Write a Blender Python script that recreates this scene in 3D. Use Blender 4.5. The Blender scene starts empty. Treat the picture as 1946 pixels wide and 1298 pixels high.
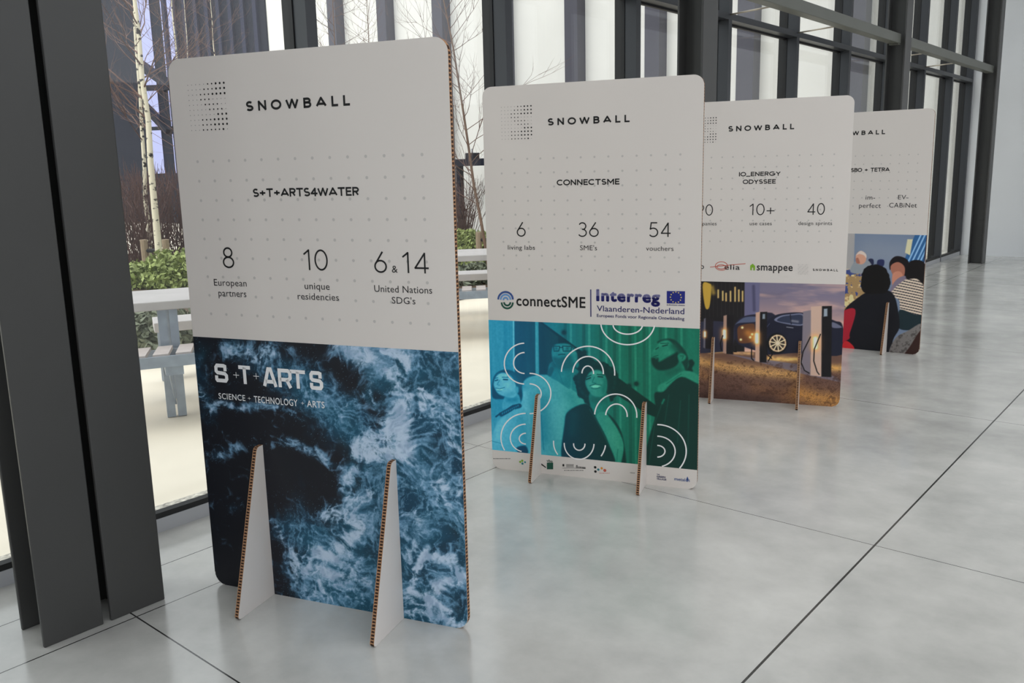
import bpy, bmesh, math, random
import numpy as np
from mathutils import Vector, Matrix

C = bpy.context.scene.collection
SC = bpy.context.scene
R = random.Random(7)

# ------------------------------------------------------------------ camera
IW, IH = 1946, 1298
F, CX, CY, CH = 1631.145, 973.208, 634.918, 1.46505
YAW, PITCH, ROLL = -0.7040982, -0.1874049, -0.0231583
fw = np.array([math.sin(YAW) * math.cos(PITCH), math.cos(YAW) * math.cos(PITCH), math.sin(PITCH)])
_r = np.array([math.cos(YAW), -math.sin(YAW), 0.0])
_u = np.cross(_r, fw)
rt = math.cos(ROLL) * _r + math.sin(ROLL) * _u
up = -math.sin(ROLL) * _r + math.cos(ROLL) * _u
CP = np.array([0.0, 0.0, CH])
cam = bpy.data.cameras.new('camera')
cam.sensor_width = 36.0
cam.lens = F / IW * 36.0
cam.shift_x = (IW / 2 - CX) / IW
cam.shift_y = (CY - IH / 2) / IW
cam.clip_end = 300
camo = bpy.data.objects.new('camera', cam)
C.objects.link(camo)
camo.matrix_world = Matrix(((rt[0], up[0], -fw[0], 0), (rt[1], up[1], -fw[1], 0), (rt[2], up[2], -fw[2], CH), (0, 0, 0, 1)))
SC.camera = camo

# ------------------------------------------------------------------ sky, added fill sun, exposure
SC.view_settings.view_transform = 'Standard'
SC.view_settings.look = 'None'
SC.view_settings.exposure = 0.0
SC.view_settings.gamma = 1.0
SC.view_settings.use_curve_mapping = False
world = bpy.data.worlds.new('overcast_sky')
SC.world = world
world.use_nodes = True
wn = world.node_tree
bg = wn.nodes['Background']
tc = wn.nodes.new('ShaderNodeTexCoord')
sp = wn.nodes.new('ShaderNodeSeparateXYZ')
wr = wn.nodes.new('ShaderNodeValToRGB')
wn.links.new(tc.outputs['Generated'], sp.inputs[0])
wn.links.new(sp.outputs['Z'], wr.inputs[0])
wn.links.new(wr.outputs[0], bg.inputs[0])
wr.color_ramp.elements[0].position = 0.0
wr.color_ramp.elements[0].color = (0.80, 0.83, 0.87, 1)
wr.color_ramp.elements[1].position = 1.0
wr.color_ramp.elements[1].color = (1.0, 1.02, 1.06, 1)
bg.inputs[1].default_value = 1.55
sun = bpy.data.lights.new('terrace_fill_sun', 'SUN')  # fill light added to brighten the terrace under the overcast sky
sun.energy = 1.75
sun.angle = math.radians(40)
sun.color = (1.0, 0.96, 0.90)
suno = bpy.data.objects.new('terrace_fill_sun', sun)
C.objects.link(suno)
suno.rotation_euler = Vector((0.10, 0.75, -0.9)).to_track_quat('-Z', 'Y').to_euler()


# ------------------------------------------------------------------ measuring helpers (pixel of the photograph -> point on a known plane)
def ray(x, y):
    return (x - CX) / F * rt - (y - CY) / F * up + fw


def on_x(x, y, X):
    d = ray(x, y)
    return CP + d * ((X - CP[0]) / d[0])


def on_y(x, y, Y):
    d = ray(x, y)
    return CP + d * ((Y - CP[1]) / d[1])


def on_z(x, y, Z=0.0):
    d = ray(x, y)
    return CP + d * ((Z - CP[2]) / d[2])


# ------------------------------------------------------------------ materials
def lin(c):
    c = np.asarray(c, float) / 255.0
    return np.where(c <= 0.04045, c / 12.92, ((c + 0.055) / 1.055) ** 2.4)


def rgba(r, g, b):
    return tuple(float(v) for v in lin((r, g, b))) + (1.0,)


def mat(name, col, rough=0.6, metal=0.0, spec=0.5, var=0.0, scale=8.0, bump=0.0, coords='Object'):
    m = bpy.data.materials.new(name)
    m.use_nodes = True
    nt = m.node_tree
    b = nt.nodes['Principled BSDF']
    b.inputs['Base Color'].default_value = col
    b.inputs['Roughness'].default_value = rough
    b.inputs['Metallic'].default_value = metal
    b.inputs['Specular IOR Level'].default_value = spec
    if var or bump:
        t = nt.nodes.new('ShaderNodeTexCoord')
        n = nt.nodes.new('ShaderNodeTexNoise')
        n.inputs['Scale'].default_value = scale
        n.inputs['Detail'].default_value = 6
        nt.links.new(t.outputs[coords], n.inputs['Vector'])
        if var:
            mr = nt.nodes.new('ShaderNodeMapRange')
            mr.inputs['From Min'].default_value = 0.25
            mr.inputs['From Max'].default_value = 0.75
            mr.inputs['To Min'].default_value = 1 - var
            mr.inputs['To Max'].default_value = 1 + var
            nt.links.new(n.outputs['Fac'], mr.inputs['Value'])
            mx = nt.nodes.new('ShaderNodeVectorMath')
            mx.operation = 'SCALE'
            mx.inputs[0].default_value = col[:3]
            nt.links.new(mr.outputs[0], mx.inputs['Scale'])
            nt.links.new(mx.outputs[0], b.inputs['Base Color'])
        if bump:
            bp = nt.nodes.new('ShaderNodeBump')
            bp.inputs['Strength'].default_value = bump
            bp.inputs['Distance'].default_value = 0.01
            nt.links.new(n.outputs['Fac'], bp.inputs['Height'])
            nt.links.new(bp.outputs[0], b.inputs['Normal'])
    return m


def math_node(nt, op, a, b=None):
    n = nt.nodes.new('ShaderNodeMath')
    n.operation = op
    for i, v in enumerate((a, b)):
        if v is None:
            continue
        if isinstance(v, (int, float)):
            n.inputs[i].default_value = v
        else:
            nt.links.new(v, n.inputs[i])
    return n.outputs[0]


def edge_mat(name, axis, mid, half):
    """cut edge of honeycomb cardboard: dark cells between two tan liners"""
    m = bpy.data.materials.new(name)
    m.use_nodes = True
    nt = m.node_tree
    b = nt.nodes['Principled BSDF']
    b.inputs['Roughness'].default_value = 0.9
    t = nt.nodes.new('ShaderNodeTexCoord')
    s = nt.nodes.new('ShaderNodeSeparateXYZ')
    nt.links.new(t.outputs['Object'], s.inputs[0])
    other = s.outputs['X'] if axis == 'Y' else s.outputs['Y']
    run = math_node(nt, 'ADD', s.outputs['Z'], other)
    n = nt.nodes.new('ShaderNodeTexNoise')
    n.inputs['Scale'].default_value = 60
    nt.links.new(t.outputs['Object'], n.inputs['Vector'])
    run = math_node(nt, 'ADD', run, math_node(nt, 'MULTIPLY', n.outputs['Fac'], 0.006))
    w = math_node(nt, 'SINE', math_node(nt, 'MULTIPLY', run, 2 * math.pi / 0.0125))
    cell = math_node(nt, 'GREATER_THAN', w, -0.35)
    off = math_node(nt, 'ABSOLUTE', math_node(nt, 'SUBTRACT', s.outputs[axis], mid))
    core = math_node(nt, 'LESS_THAN', off, half * 0.72)
    hole = math_node(nt, 'MULTIPLY', cell, core)
    mx = nt.nodes.new('ShaderNodeMix')
    mx.data_type = 'RGBA'
    mx.inputs['A'].default_value = rgba(176, 132, 96)
    mx.inputs['B'].default_value = rgba(52, 32, 22)
    nt.links.new(hole, mx.inputs['Factor'])
    nt.links.new(mx.outputs['Result'], b.inputs['Base Color'])
    return m


def glass_mat(name, tint, f0=0.0):
    m = bpy.data.materials.new(name)
    m.use_nodes = True
    nt = m.node_tree
    nt.nodes.remove(nt.nodes['Principled BSDF'])
    out = nt.nodes['Material Output']
    tr = nt.nodes.new('ShaderNodeBsdfTransparent')
    tr.inputs[0].default_value = tint
    gl = nt.nodes.new('ShaderNodeBsdfGlossy')
    gl.inputs['Roughness'].default_value = 0.0
    lw = nt.nodes.new('ShaderNodeLayerWeight')
    lw.inputs['Blend'].default_value = 0.5
    fr = math_node(nt, 'ADD', math_node(nt, 'MULTIPLY', math_node(nt, 'POWER', lw.outputs['Facing'], 5.0), 0.9), 0.035)
    mx = nt.nodes.new('ShaderNodeMixShader')
    nt.links.new(fr, mx.inputs[0])
    nt.links.new(tr.outputs[0], mx.inputs[1])
    nt.links.new(gl.outputs[0], mx.inputs[2])
    nt.links.new(mx.outputs[0], out.inputs['Surface'])
    return m


def attr_mat(name, rough=0.45):
    m = bpy.data.materials.new(name)
    m.use_nodes = True
    nt = m.node_tree
    b = nt.nodes['Principled BSDF']
    b.inputs['Roughness'].default_value = rough
    b.inputs['Specular IOR Level'].default_value = 0.35
    a = nt.nodes.new('ShaderNodeAttribute')
    a.attribute_name = 'print'
    nt.links.new(a.outputs['Color'], b.inputs['Base Color'])
    return m


def birch_mat():
    m = mat('birch_bark', rgba(225, 215, 195), 0.8)
    nt = m.node_tree
    b = nt.nodes['Principled BSDF']
    t = nt.nodes.new('ShaderNodeTexCoord')
    mp = nt.nodes.new('ShaderNodeMapping')
    mp.inputs['Scale'].default_value = (9, 9, 14)
    n = nt.nodes.new('ShaderNodeTexNoise')
    n.inputs['Scale'].default_value = 1.0
    n.inputs['Detail'].default_value = 3
    rp = nt.nodes.new('ShaderNodeValToRGB')
    rp.color_ramp.elements[0].position = 0.36
    rp.color_ramp.elements[0].color = rgba(45, 38, 34)
    rp.color_ramp.elements[1].position = 0.43
    rp.color_ramp.elements[1].color = rgba(236, 226, 200)
    nt.links.new(t.outputs['Object'], mp.inputs[0])
    nt.links.new(mp.outputs[0], n.inputs['Vector'])
    nt.links.new(n.outputs['Fac'], rp.inputs[0])
    nt.links.new(rp.outputs[0], b.inputs['Base Color'])
    return m


def floor_mat():
    m = bpy.data.materials.new('polished_concrete')
    m.use_nodes = True
    nt = m.node_tree
    b = nt.nodes['Principled BSDF']
    t = nt.nodes.new('ShaderNodeTexCoord')
    s = nt.nodes.new('ShaderNodeSeparateXYZ')
    nt.links.new(t.outputs['Object'], s.inputs[0])

    def noise(scale, detail, dist=0.0):
        n = nt.nodes.new('ShaderNodeTexNoise')
        n.inputs['Scale'].default_value = scale
        n.inputs['Detail'].default_value = detail
        n.inputs['Roughness'].default_value = 0.6
        n.inputs['Distortion'].default_value = dist
        nt.links.new(t.outputs['Object'], n.inputs['Vector'])
        return n.outputs['Fac']
    big = noise(0.9, 8, 0.2)
    fine = noise(5, 10, 0.0)
    mixv = math_node(nt, 'ADD', math_node(nt, 'MULTIPLY', big, 0.65), math_node(nt, 'MULTIPLY', fine, 0.35))
    rp = nt.nodes.new('ShaderNodeValToRGB')
    rp.color_ramp.elements[0].position = 0.33
    rp.color_ramp.elements[0].color = rgba(170, 170, 166)
    rp.color_ramp.elements[1].position = 0.68
    rp.color_ramp.elements[1].color = rgba(216, 215, 210)
    nt.links.new(mixv, rp.inputs[0])
    # saw-cut joints
    mask = None
    for axis, pos, w in (('X', -0.963, 0.004), ('X', -2.746, 0.0028), ('X', -3.053, 0.0028), ('X', 1.2, 0.004), ('X', 3.4, 0.004),
                         ('Y', 1.217, 0.0028), ('Y', 3.287, 0.0018), ('Y', 5.374, 0.002), ('Y', 7.46, 0.002), ('Y', 9.54, 0.002), ('Y', 11.6, 0.002), ('Y', 13.7, 0.002), ('Y', -0.86, 0.003)):
        d = math_node(nt, 'ABSOLUTE', math_node(nt, 'SUBTRACT', s.outputs[axis], pos))
        k = math_node(nt, 'LESS_THAN', d, w)
        mask = k if mask is None else math_node(nt, 'MAXIMUM', mask, k)
    mx = nt.nodes.new('ShaderNodeMix')
    mx.data_type = 'RGBA'
    nt.links.new(mask, mx.inputs['Factor'])
    nt.links.new(rp.outputs[0], mx.inputs['A'])
    mx.inputs['B'].default_value = rgba(40, 40, 38)
    nt.links.new(mx.outputs['Result'], b.inputs['Base Color'])
    rr = nt.nodes.new('ShaderNodeMapRange')
    rr.inputs['From Min'].default_value = 0.3
    rr.inputs['From Max'].default_value = 0.7
    rr.inputs['To Min'].default_value = 0.12
    rr.inputs['To Max'].default_value = 0.24
    nt.links.new(fine, rr.inputs['Value'])
    nt.links.new(rr.outputs[0], b.inputs['Roughness'])
    b.inputs['IOR'].default_value = 1.75
    bp = nt.nodes.new('ShaderNodeBump')
    bp.inputs['Strength'].default_value = 0.04
    bp.inputs['Distance'].default_value = 0.02
    nt.links.new(big, bp.inputs['Height'])
    nt.links.new(bp.outputs[0], b.inputs['Normal'])
    return m


M = dict(
    white=mat('white_liner_paper', rgba(230, 223, 217), 0.55, spec=0.3),
    black=mat('black_ink', rgba(16, 15, 16), 0.5),
    ink=mat('dark_grey_ink', rgba(40, 38, 40), 0.5),
    dotink=mat('pale_grey_ink', rgba(203, 198, 193), 0.55),
    logodot=mat('mid_grey_ink', rgba(128, 126, 126), 0.5),
    whiteink=mat('white_ink', rgba(250, 250, 250), 0.5),
    navy=mat('navy_ink', rgba(34, 36, 104), 0.5),
    twotone=mat('violet_ink', rgba(34, 36, 120), 0.5),
    euyellow=mat('yellow_ink', rgba(240, 220, 120), 0.5),
    euflag=mat('flag_blue_ink', rgba(16, 30, 130), 0.5),
    blueink=mat('blue_ink', rgba(50, 84, 150), 0.5),
    skyink=mat('sky_blue_ink', rgba(110, 160, 215), 0.5),
    greenink=mat('dark_green_ink', rgba(20, 84, 66), 0.5),
    limeink=mat('lime_green_ink', rgba(130, 180, 40), 0.5),
    redink=mat('red_ink', rgba(200, 90, 70), 0.5),
    tealink=mat('teal_ink', rgba(40, 130, 140), 0.5),
    orangeink=mat('orange_ink', rgba(225, 150, 50), 0.5),
    print=attr_mat('colour_print'),
    steel=mat('anthracite_steel', rgba(66, 66, 65), 0.45, var=0.05, scale=3),
    beam=mat('grey_green_steel', rgba(94, 96, 89), 0.45, var=0.05, scale=3),
    mullion=mat('dark_grey_aluminium', rgba(48, 51, 56), 0.4),
    black_strip=mat('black_rubber', rgba(18, 18, 20), 0.6),
    rail=mat('grey_aluminium', rgba(178, 180, 184), 0.4),
    rod=mat('bare_steel_rod', rgba(190, 180, 165), 0.35, metal=0.6),
    glass=glass_mat('clear_glass', (0.93, 0.95, 0.94, 1)),
    floor=floor_mat(),
    ceiling=mat('grey_ceiling', rgba(120, 120, 118), 0.9),
    plaster=mat('pale_plaster', rgba(222, 224, 226), 0.8, var=0.02, scale=2),
    wallwhite=mat('white_facade_panel', rgba(236, 234, 230), 0.75, var=0.03, scale=1.5, bump=0.1),
    fin=mat('dark_violet_metal', rgba(70, 68, 80), 0.4, var=0.05, scale=2),
    darkclad=mat('blue_black_cladding', rgba(34, 36, 48), 0.6, spec=0.08, var=0.08, scale=2),
    darkrib=mat('blue_black_rib', rgba(48, 50, 70), 0.55, spec=0.1),
    skyglass=mat('lavender_window_glass', (0.55, 0.55, 0.85, 1), 0.05, metal=1.0),
    terrace=mat('pale_concrete_paving', rgba(240, 230, 213), 0.85, var=0.05, scale=2.5),
    soil=mat('bark_mulch', rgba(82, 66, 52), 0.95, var=0.3, scale=14),
    gravel=mat('white_gravel', rgba(200, 194, 184), 0.9, var=0.75, scale=45, bump=0.6),
    tableconc=mat('pale_grey_concrete', rgba(188, 183, 183), 0.7, var=0.06, scale=6),
    slat=mat('weathered_grey_timber', rgba(196, 186, 184), 0.8, var=0.12, scale=12),
    galv=mat('galvanised_steel', rgba(158, 168, 182), 0.45, metal=0.3, var=0.15, scale=14),
    bark=birch_mat(),
    brownbark=mat('brown_young_bark', rgba(112, 88, 74), 0.8, var=0.3, scale=12),
    twig=mat('brown_twig', rgba(112, 84, 74), 0.8),
    redtwig=mat('red_brown_twig', rgba(104, 78, 74), 0.8),
    leaf=mat('fresh_green_leaf', rgba(150, 162, 98), 0.7, var=0.5, scale=5),
    leafdark=mat('grey_green_leaf', rgba(122, 128, 108), 0.8, var=0.4, scale=6),
    stake=mat('raw_timber_stake', rgba(160, 140, 118), 0.9, var=0.15, scale=12),
    strap=mat('black_strap', rgba(40, 36, 40), 0.8),
)


# ------------------------------------------------------------------ object helpers
def link(o, parent=None):
    C.objects.link(o)
    if parent is not None:
        o.parent = parent
    return o


def tag(o, label=None, cat=None, group=None, kind=None):
    if label:
        o['label'] = label
    if cat:
        o['category'] = cat
    if group:
        o['group'] = group
    if kind:
        o['kind'] = kind
    return o


def empty(name, loc=(0, 0, 0), rz=0.0, parent=None):
    o = bpy.data.objects.new(name, None)
    o.empty_display_size = 0.1
    o.location = loc
    o.rotation_euler = (0, 0, rz)
    return link(o, parent)


def mesh_obj(name, verts, faces, m, parent=None, smooth=False):
    me = bpy.data.meshes.new(name)
    me.from_pydata([tuple(map(float, v)) for v in verts], [], faces)
    me.update()
    ms = m if isinstance(m, (list, tuple)) else [m]
    for x in ms:
        me.materials.append(x)
    if smooth:
        for p in me.polygons:
            p.use_smooth = True
    return link(bpy.data.objects.new(name, me), parent)


class MB:
    def __init__(self):
        self.v, self.f, self.mi = [], [], []

    def quad(self, a, b, c, d, mi=0):
        n = len(self.v)
        self.v += [a, b, c, d]
        self.f.append((n, n + 1, n + 2, n + 3))
        self.mi.append(mi)

    def box(self, x0, x1, y0, y1, z0, z1, mi=0):
        n = len(self.v)
        self.v += [(x0, y0, z0), (x1, y0, z0), (x1, y1, z0), (x0, y1, z0), (x0, y0, z1), (x1, y0, z1), (x1, y1, z1), (x0, y1, z1)]
        for q in ((0, 3, 2, 1), (4, 5, 6, 7), (0, 1, 5, 4), (1, 2, 6, 5), (2, 3, 7, 6), (3, 0, 4, 7)):
            self.f.append(tuple(n + i for i in q))
            self.mi.append(mi)
        return self

    def obox(self, p, a, b, h, mi=0):
        """box from corner p spanned by vectors a, b, h"""
        p, a, b, h = map(Vector, (p, a, b, h))
        n = len(self.v)
        self.v += [p, p + a, p + a + b, p + b, p + h, p + a + h, p + a + b + h, p + b + h]
        for q in ((0, 3, 2, 1), (4, 5, 6, 7), (0, 1, 5, 4), (1, 2, 6, 5), (2, 3, 7, 6), (3, 0, 4, 7)):
            self.f.append(tuple(n + i for i in q))
            self.mi.append(mi)
        return self

    def tube(self, pts, radii, sides=6, mi=0):
        pts = [Vector(p) for p in pts]
        base = len(self.v)
        for i, p in enumerate(pts):
            d = (pts[min(i + 1, len(pts) - 1)] - pts[max(i - 1, 0)])
            d = d.normalized() if d.length > 1e-9 else Vector((0, 0, 1))
            a = d.orthogonal().normalized()
            b = d.cross(a)
            for k in range(sides):
                t = 2 * math.pi * k / sides
                self.v.append(p + (a * math.cos(t) + b * math.sin(t)) * radii[i])
        for i in range(len(pts) - 1):
            for k in range(sides):
                k2 = (k + 1) % sides
                self.f.append((base + i * sides + k, base + i * sides + k2, base + (i + 1) * sides + k2, base + (i + 1) * sides + k))
                self.mi.append(mi)
        self.f.append(tuple(base + k for k in range(sides))[::-1])
        self.f.append(tuple(base + (len(pts) - 1) * sides + k for k in range(sides)))
        self.mi += [mi, mi]
        return self

    def build(self, name, m, parent=None, smooth=False):
        o = mesh_obj(name, self.v, self.f, m, parent, smooth)
        if isinstance(m, (list, tuple)):
            o.data.polygons.foreach_set('material_index', self.mi)
        return o


def bevel(o, w=0.004, seg=2):
    md = o.modifiers.new('bevel', 'BEVEL')
    md.width = w
    md.segments = seg
    md.limit_method = 'ANGLE'
    return o


def place(o, x, y, z=0.0):
    """move an object's origin to its base point while its mesh stays where it is"""
    o.data.transform(Matrix.Translation((-x, -y, -z)))
    o.location = (x, y, z)
    return o


# ------------------------------------------------------------------ the room
def struct(o):
    o['kind'] = 'structure'
    return o


YB, YF, XR, ZC = -5.0, 15.0, 6.0, 5.6
GX, FX = -3.475, -3.357          # glass plane, inner face of mullions
struct(MB().box(-3.5, XR, YB, YF, -0.2, 0).build('floor', M['floor']))
# unseen flat roof; the long opening is added to light the floor
struct(MB().box(-3.7, -0.6, YB, YF, ZC, ZC + 0.3).box(4.2, XR, YB, YF, ZC, ZC + 0.3).box(-0.6, 4.2, YF - 2.0, YF, ZC, ZC + 0.3).build('ceiling', M['ceiling']))
struct(MB().box(-3.52, XR, YF, YF + 0.3, 0, ZC).build('wall_back', M['plaster']))

struct(MB().box(-3.52, XR, YB - 0.3, YB, 0, ZC).build('wall_front', M['plaster']))  # unseen wall, added to cut frontal sky light on the boards
# unseen right wall, added to dim pane reflections, left open above for side light
struct(MB().box(XR, XR + 0.3, YB, YF, 0, 2.9).build('wall_right', M['plaster']))

# curtain wall: one window per bay, mullion centred on each grid line
mull = [2.612 + 1.405 * k - 1.405 * 4 for k in range(0, 14)]   # far faces of the mullions (y)
mull = [y for y in mull if y < 14.6]
TZ0, TZ1 = 2.64, 2.69
edges = [y - 0.03 for y in mull]
edges = [YB + 0.05] + [y for y in edges] + [14.97]
for k in range(len(edges) - 1):
    y0, y1 = edges[k], edges[k + 1]
    if y1 - y0 < 0.1:
        continue
    w = struct(empty('window_%d' % (k + 1), (GX, (y0 + y1) / 2, 0)))
    oy = (y0 + y1) / 2
    def sub(name, mb, m):
        o = mb.build(name, m, w)
        o.data.transform(Matrix.Translation((-GX, -oy, 0)))
        return o
    sub('pane', MB().box(GX - 0.006, GX + 0.006, y0 + 0.02, y1 - 0.02, 0.005, TZ0 + 0.01), M['glass'])
    sub('pane', MB().box(GX - 0.006, GX + 0.006, y0 + 0.02, y1 - 0.02, TZ1 - 0.01, ZC - 0.06), M['glass'])
    sub('transom', MB().box(GX - 0.02, FX, y0 + 0.03, y1 - 0.03, TZ0, TZ1), M['mullion'])
    sub('sill_rail', MB().box(FX - 0.045, FX, y0 + 0.03, y1 - 0.03, 0, 0.06), M['rail'])
    sub('black_strip', MB().box(FX - 0.045, FX - 0.003, y0 + 0.03, y1 - 0.03, 0.06, 0.084).box(GX - 0.01, GX + 0.02, y0 + 0.03, y1 - 0.03, TZ0 - 0.015, TZ0), M['black_strip'])  # thin black strips on the rail top and under the transom
    sub('mullion', MB().box(GX - 0.01, FX, y1 - 0.03, y1 + 0.03, 0.0, ZC), M['mullion'])
    sub('cover_cap', MB().box(GX - 0.06, GX - 0.01, y1 - 0.03, y1 + 0.03, 0.0, ZC).box(GX - 0.012, GX + 0.025, y1 - 0.036, y1 + 0.036, 0.09, ZC), M['black_strip'])

# steel columns
CXF, CXB = -2.785, -2.975
def column(y0, w, label):
    o = empty('steel_column', ((CXF + CXB) / 2, y0 + w / 2, 0))
    tag(o, label, 'column', 'steel columns along the glazing')
    X, Y = (CXF + CXB) / 2, y0 + w / 2
    m = MB()
    m.box(CXF - 0.015 - X, CXF - X, y0 - Y, y0 + w - Y, 0, ZC)
    bevel(m.build('flange', M['steel'], o), 0.004)
    m = MB()
    m.box(CXB - X, CXB + 0.015 - X, y0 - Y, y0 + w - Y, 0, ZC)
    bevel(m.build('flange', M['steel'], o), 0.004)
    MB().box(CXB + 0.015 - X, CXF - 0.015 - X, -0.005, 0.005, 0, ZC).build('web', M['steel'], o)
    return o


cols = [(1.150, 0.192, 'dark steel column nearest the viewer, left of the blue water board'),
        (5.257, 0.205, 'dark steel column behind the gap between second and third boards'),
        (9.542, 0.20, 'dark steel column above the fourth board, with bolted beam bracket'),
        (13.75, 0.20, 'dark steel column farthest away, at the far right end of the glazing')]
for c_ in cols:
    column(*c_)
column(0.935, 0.19, 'narrow dark steel column at the left edge of the photo')

# horizontal beams between the columns, tied to each mullion by a rod
def beam(y0, y1, label, ends):
    X = -2.88
    o = empty('steel_beam', (X, (y0 + y1) / 2, 2.65))
    tag(o, label, 'beam', 'steel beams between the columns')
    L = (y1 - y0) / 2
    bevel(MB().box(-0.05, 0.05, -L, L, 0, 0.095).build('hollow_section', M['beam'], o), 0.006)
    Y = (y0 + y1) / 2
    for y in mull:
        if y0 < y - 0.03 < y1:
            MB().tube([(-2.93 - X, y - 0.03 - Y, 0.05), (FX - X, y - 0.03 - Y, 0.03)], [0.007, 0.007], 8).build('tie_rod', M['rod'], o, True)
    for e in ends:
        s = 1 if e > Y else -1
        m = MB().box(-0.045, 0.045, (e - Y) - s * 0.0 - (0.07 if s > 0 else 0), (e - Y) + (0.07 if s < 0 else 0), -0.012, -0.002)
        m.build('bracket', M['beam'], o)
    return o


beam(-3.0, 0.93, 'grey steel beam overhead, left of the nearest column', ())
beam(1.345, 5.253, 'grey steel beam above the first two boards', (5.253,))
beam(5.465, 9.538, 'long grey steel beam above the third board', (9.538,))
beam(9.745, 13.745, 'grey steel beam at the top right, beyond the bracketed column', (9.745,))

# ------------------------------------------------------------------ printed boards
BW, BH, BT = 1.01641, 1.85, 0.018
boards_geo = [(-1.788128, 1.850247, 0.329618), (-1.794495, 3.404592, 0.338858), (-1.764360, 5.156449, 0.342689), (-1.795836, 6.957437, 0.079730)]
M['edge'] = edge_mat('honeycomb_cut_edge', 'Y', BT / 2, BT / 2)
M['finedge'] = edge_mat('honeycomb_fin_edge', 'X', 0.0, 0.0075)


class Board:
    def __init__(s, i):
        X, Y, a = boards_geo[i]
        s.d = np.array([math.cos(a), math.sin(a), 0.0])
        s.n = np.array([-math.sin(a), math.cos(a), 0.0])
        s.L = np.array([X, Y, 0.0]) - s.d * BW
        s.a = a

    def uv(s, x, y):
        r_ = ray(x, y)
        t = ((s.L - CP) @ s.n) / (r_ @ s.n)
        P = CP + t * r_ - s.L
        return np.array([P @ s.d, P[2]])


B = [Board(i) for i in range(4)]


def rounded_rect(r=0.045, seg=8):
    pts = []
    for cx, cz, a0 in ((BW - r, r, -90), (BW - r, BH - r, 0), (r, BH - r, 90), (r, r, 180)):
        for k in range(seg + 1):
            t = math.radians(a0 + 90 * k / seg)
            pts.append((cx + r * math.cos(t), cz + r * math.sin(t)))
    return pts


def extrude_profile(pts, to3, t0, t1, name, m, parent):
    n = len(pts)
    v = [to3(p, t0) for p in pts] + [to3(p, t1) for p in pts]
    f = [tuple(range(n)), tuple(range(2 * n - 1, n - 1, -1))]
    f += [(i, i + n, (i + 1) % n + n, (i + 1) % n) for i in range(n)]
    o = mesh_obj(name, v, f, m, parent)
    o.data.polygons.foreach_set('material_index', [0, 0] + [1] * n)
    bm = bmesh.new()
    bm.from_mesh(o.data)
    bmesh.ops.recalc_face_normals(bm, faces=bm.faces)
    bm.to_mesh(o.data)
    bm.free()
    return o


def board_root(i, label, fin_h, fin_d):
    b = B[i]
    mid = b.L + b.d * BW / 2
    o = empty('display_board', (mid[0], mid[1], 0), b.a)
    tag(o, label, 'display board', 'printed cardboard boards standing in a row')
    hw = BW / 2
    p = extrude_profile(rounded_rect(), lambda q, t: (q[0] - hw, t, q[1]), 0, BT, 'panel', [M['white'], M['edge']], o)
    for u in (0.252, 0.773):
        r = 0.012
        prof = [(-fin_d + r, 0.0005), (-fin_d + 0.002, 0.006), (-fin_d, 0.014)]
        prof += [(-0.036, fin_h - 0.012), (-0.030, fin_h - 0.003), (-0.022, fin_h)]
        prof += [(0.03, fin_h), (0.04, fin_h - 0.003), (0.046, fin_h - 0.012), (fin_d + BT, 0.014), (fin_d + BT - 0.002, 0.006), (fin_d + BT - r, 0.0005)]
        fo = extrude_profile(prof, lambda q, t: (t, q[0], q[1]), -0.0075, 0.0075, 'support_fin', [M['white'], M['finedge']], o)
        fo.location = (u - hw, 0, 0)
    b.o = o
    b.hw = hw
    return o


LAYER = 0.0004


def flat(b, name, polys, m, lay=1, label=None):
    """flat print on the front of a board: list of (verts uv, faces)"""
    v, f = [], []
    for pv, pf in polys:
        n = len(v)
        v += [(q[0] - b.hw, -LAYER * lay, q[1]) for q in pv]
        f += [tuple(i + n for i in ff) for ff in pf]
    o = mesh_obj(name, v, f, m, b.o)
    if label:
        o['label'] = label
    return o


def disc(u, v, r, n=10):
    return [(u + r * math.cos(2 * math.pi * k / n), v + r * math.sin(2 * math.pi * k / n)) for k in range(n)], [tuple(range(n))]


def rect(u0, u1, v0, v1):
    return [(u0, v0), (u1, v0), (u1, v1), (u0, v1)], [(0, 1, 2, 3)]


def stroke(pts, w, closed=False):
    P = [np.array(p, float) for p in pts]
    if not closed:
        # a sharp corner ends one piece and starts the next
        for i in range(1, len(P) - 1):
            d1, d2 = P[i] - P[i - 1], P[i + 1] - P[i]
            if (d1 @ d2) < -0.25 * np.hypot(*d1) * np.hypot(*d2):
                e1, e2 = d1 / np.hypot(*d1) * w * .3, d2 / np.hypot(*d2) * w * .3
                va, fa = stroke(P[:i] + [P[i] + e1], w)
                vb, fb = stroke([P[i] - e2] + P[i + 1:], w)
                return va + vb, fa + [tuple(k + len(va) for k in q) for q in fb]
    n = len(P)
    out, fs = [], []
    for i in range(n):
        a = P[i - 1] if (i > 0 or closed) else P[i]
        c = P[(i + 1) % n] if (i < n - 1 or closed) else P[i]
        d1 = P[i] - a
        d2 = c - P[i]
        l1, l2 = np.hypot(*d1), np.hypot(*d2)
        d1 = d1 / l1 if l1 > 1e-12 else d2 / max(l2, 1e-12)
        d2 = d2 / l2 if l2 > 1e-12 else d1
        n1 = np.array([-d1[1], d1[0]])
        n2 = np.array([-d2[1], d2[0]])
        m = n1 + n2
        L = m @ m
        m = m / L * 2 if L > 0.4 else n1
        out += [tuple(P[i] + m * w / 2), tuple(P[i] - m * w / 2)]
    k = n if closed else n - 1
    for i in range(k):
        j = (i + 1) % n
        fs.append((2 * i + 1, 2 * j + 1, 2 * j, 2 * i))
    return out, fs


def arc(cx, cy, rx, ry, a0, a1, n=20):
    return [(cx + rx * math.cos(math.radians(a0 + (a1 - a0) * k / n)), cy + ry * math.sin(math.radians(a0 + (a1 - a0) * k / n))) for k in range(n + 1)]


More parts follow.
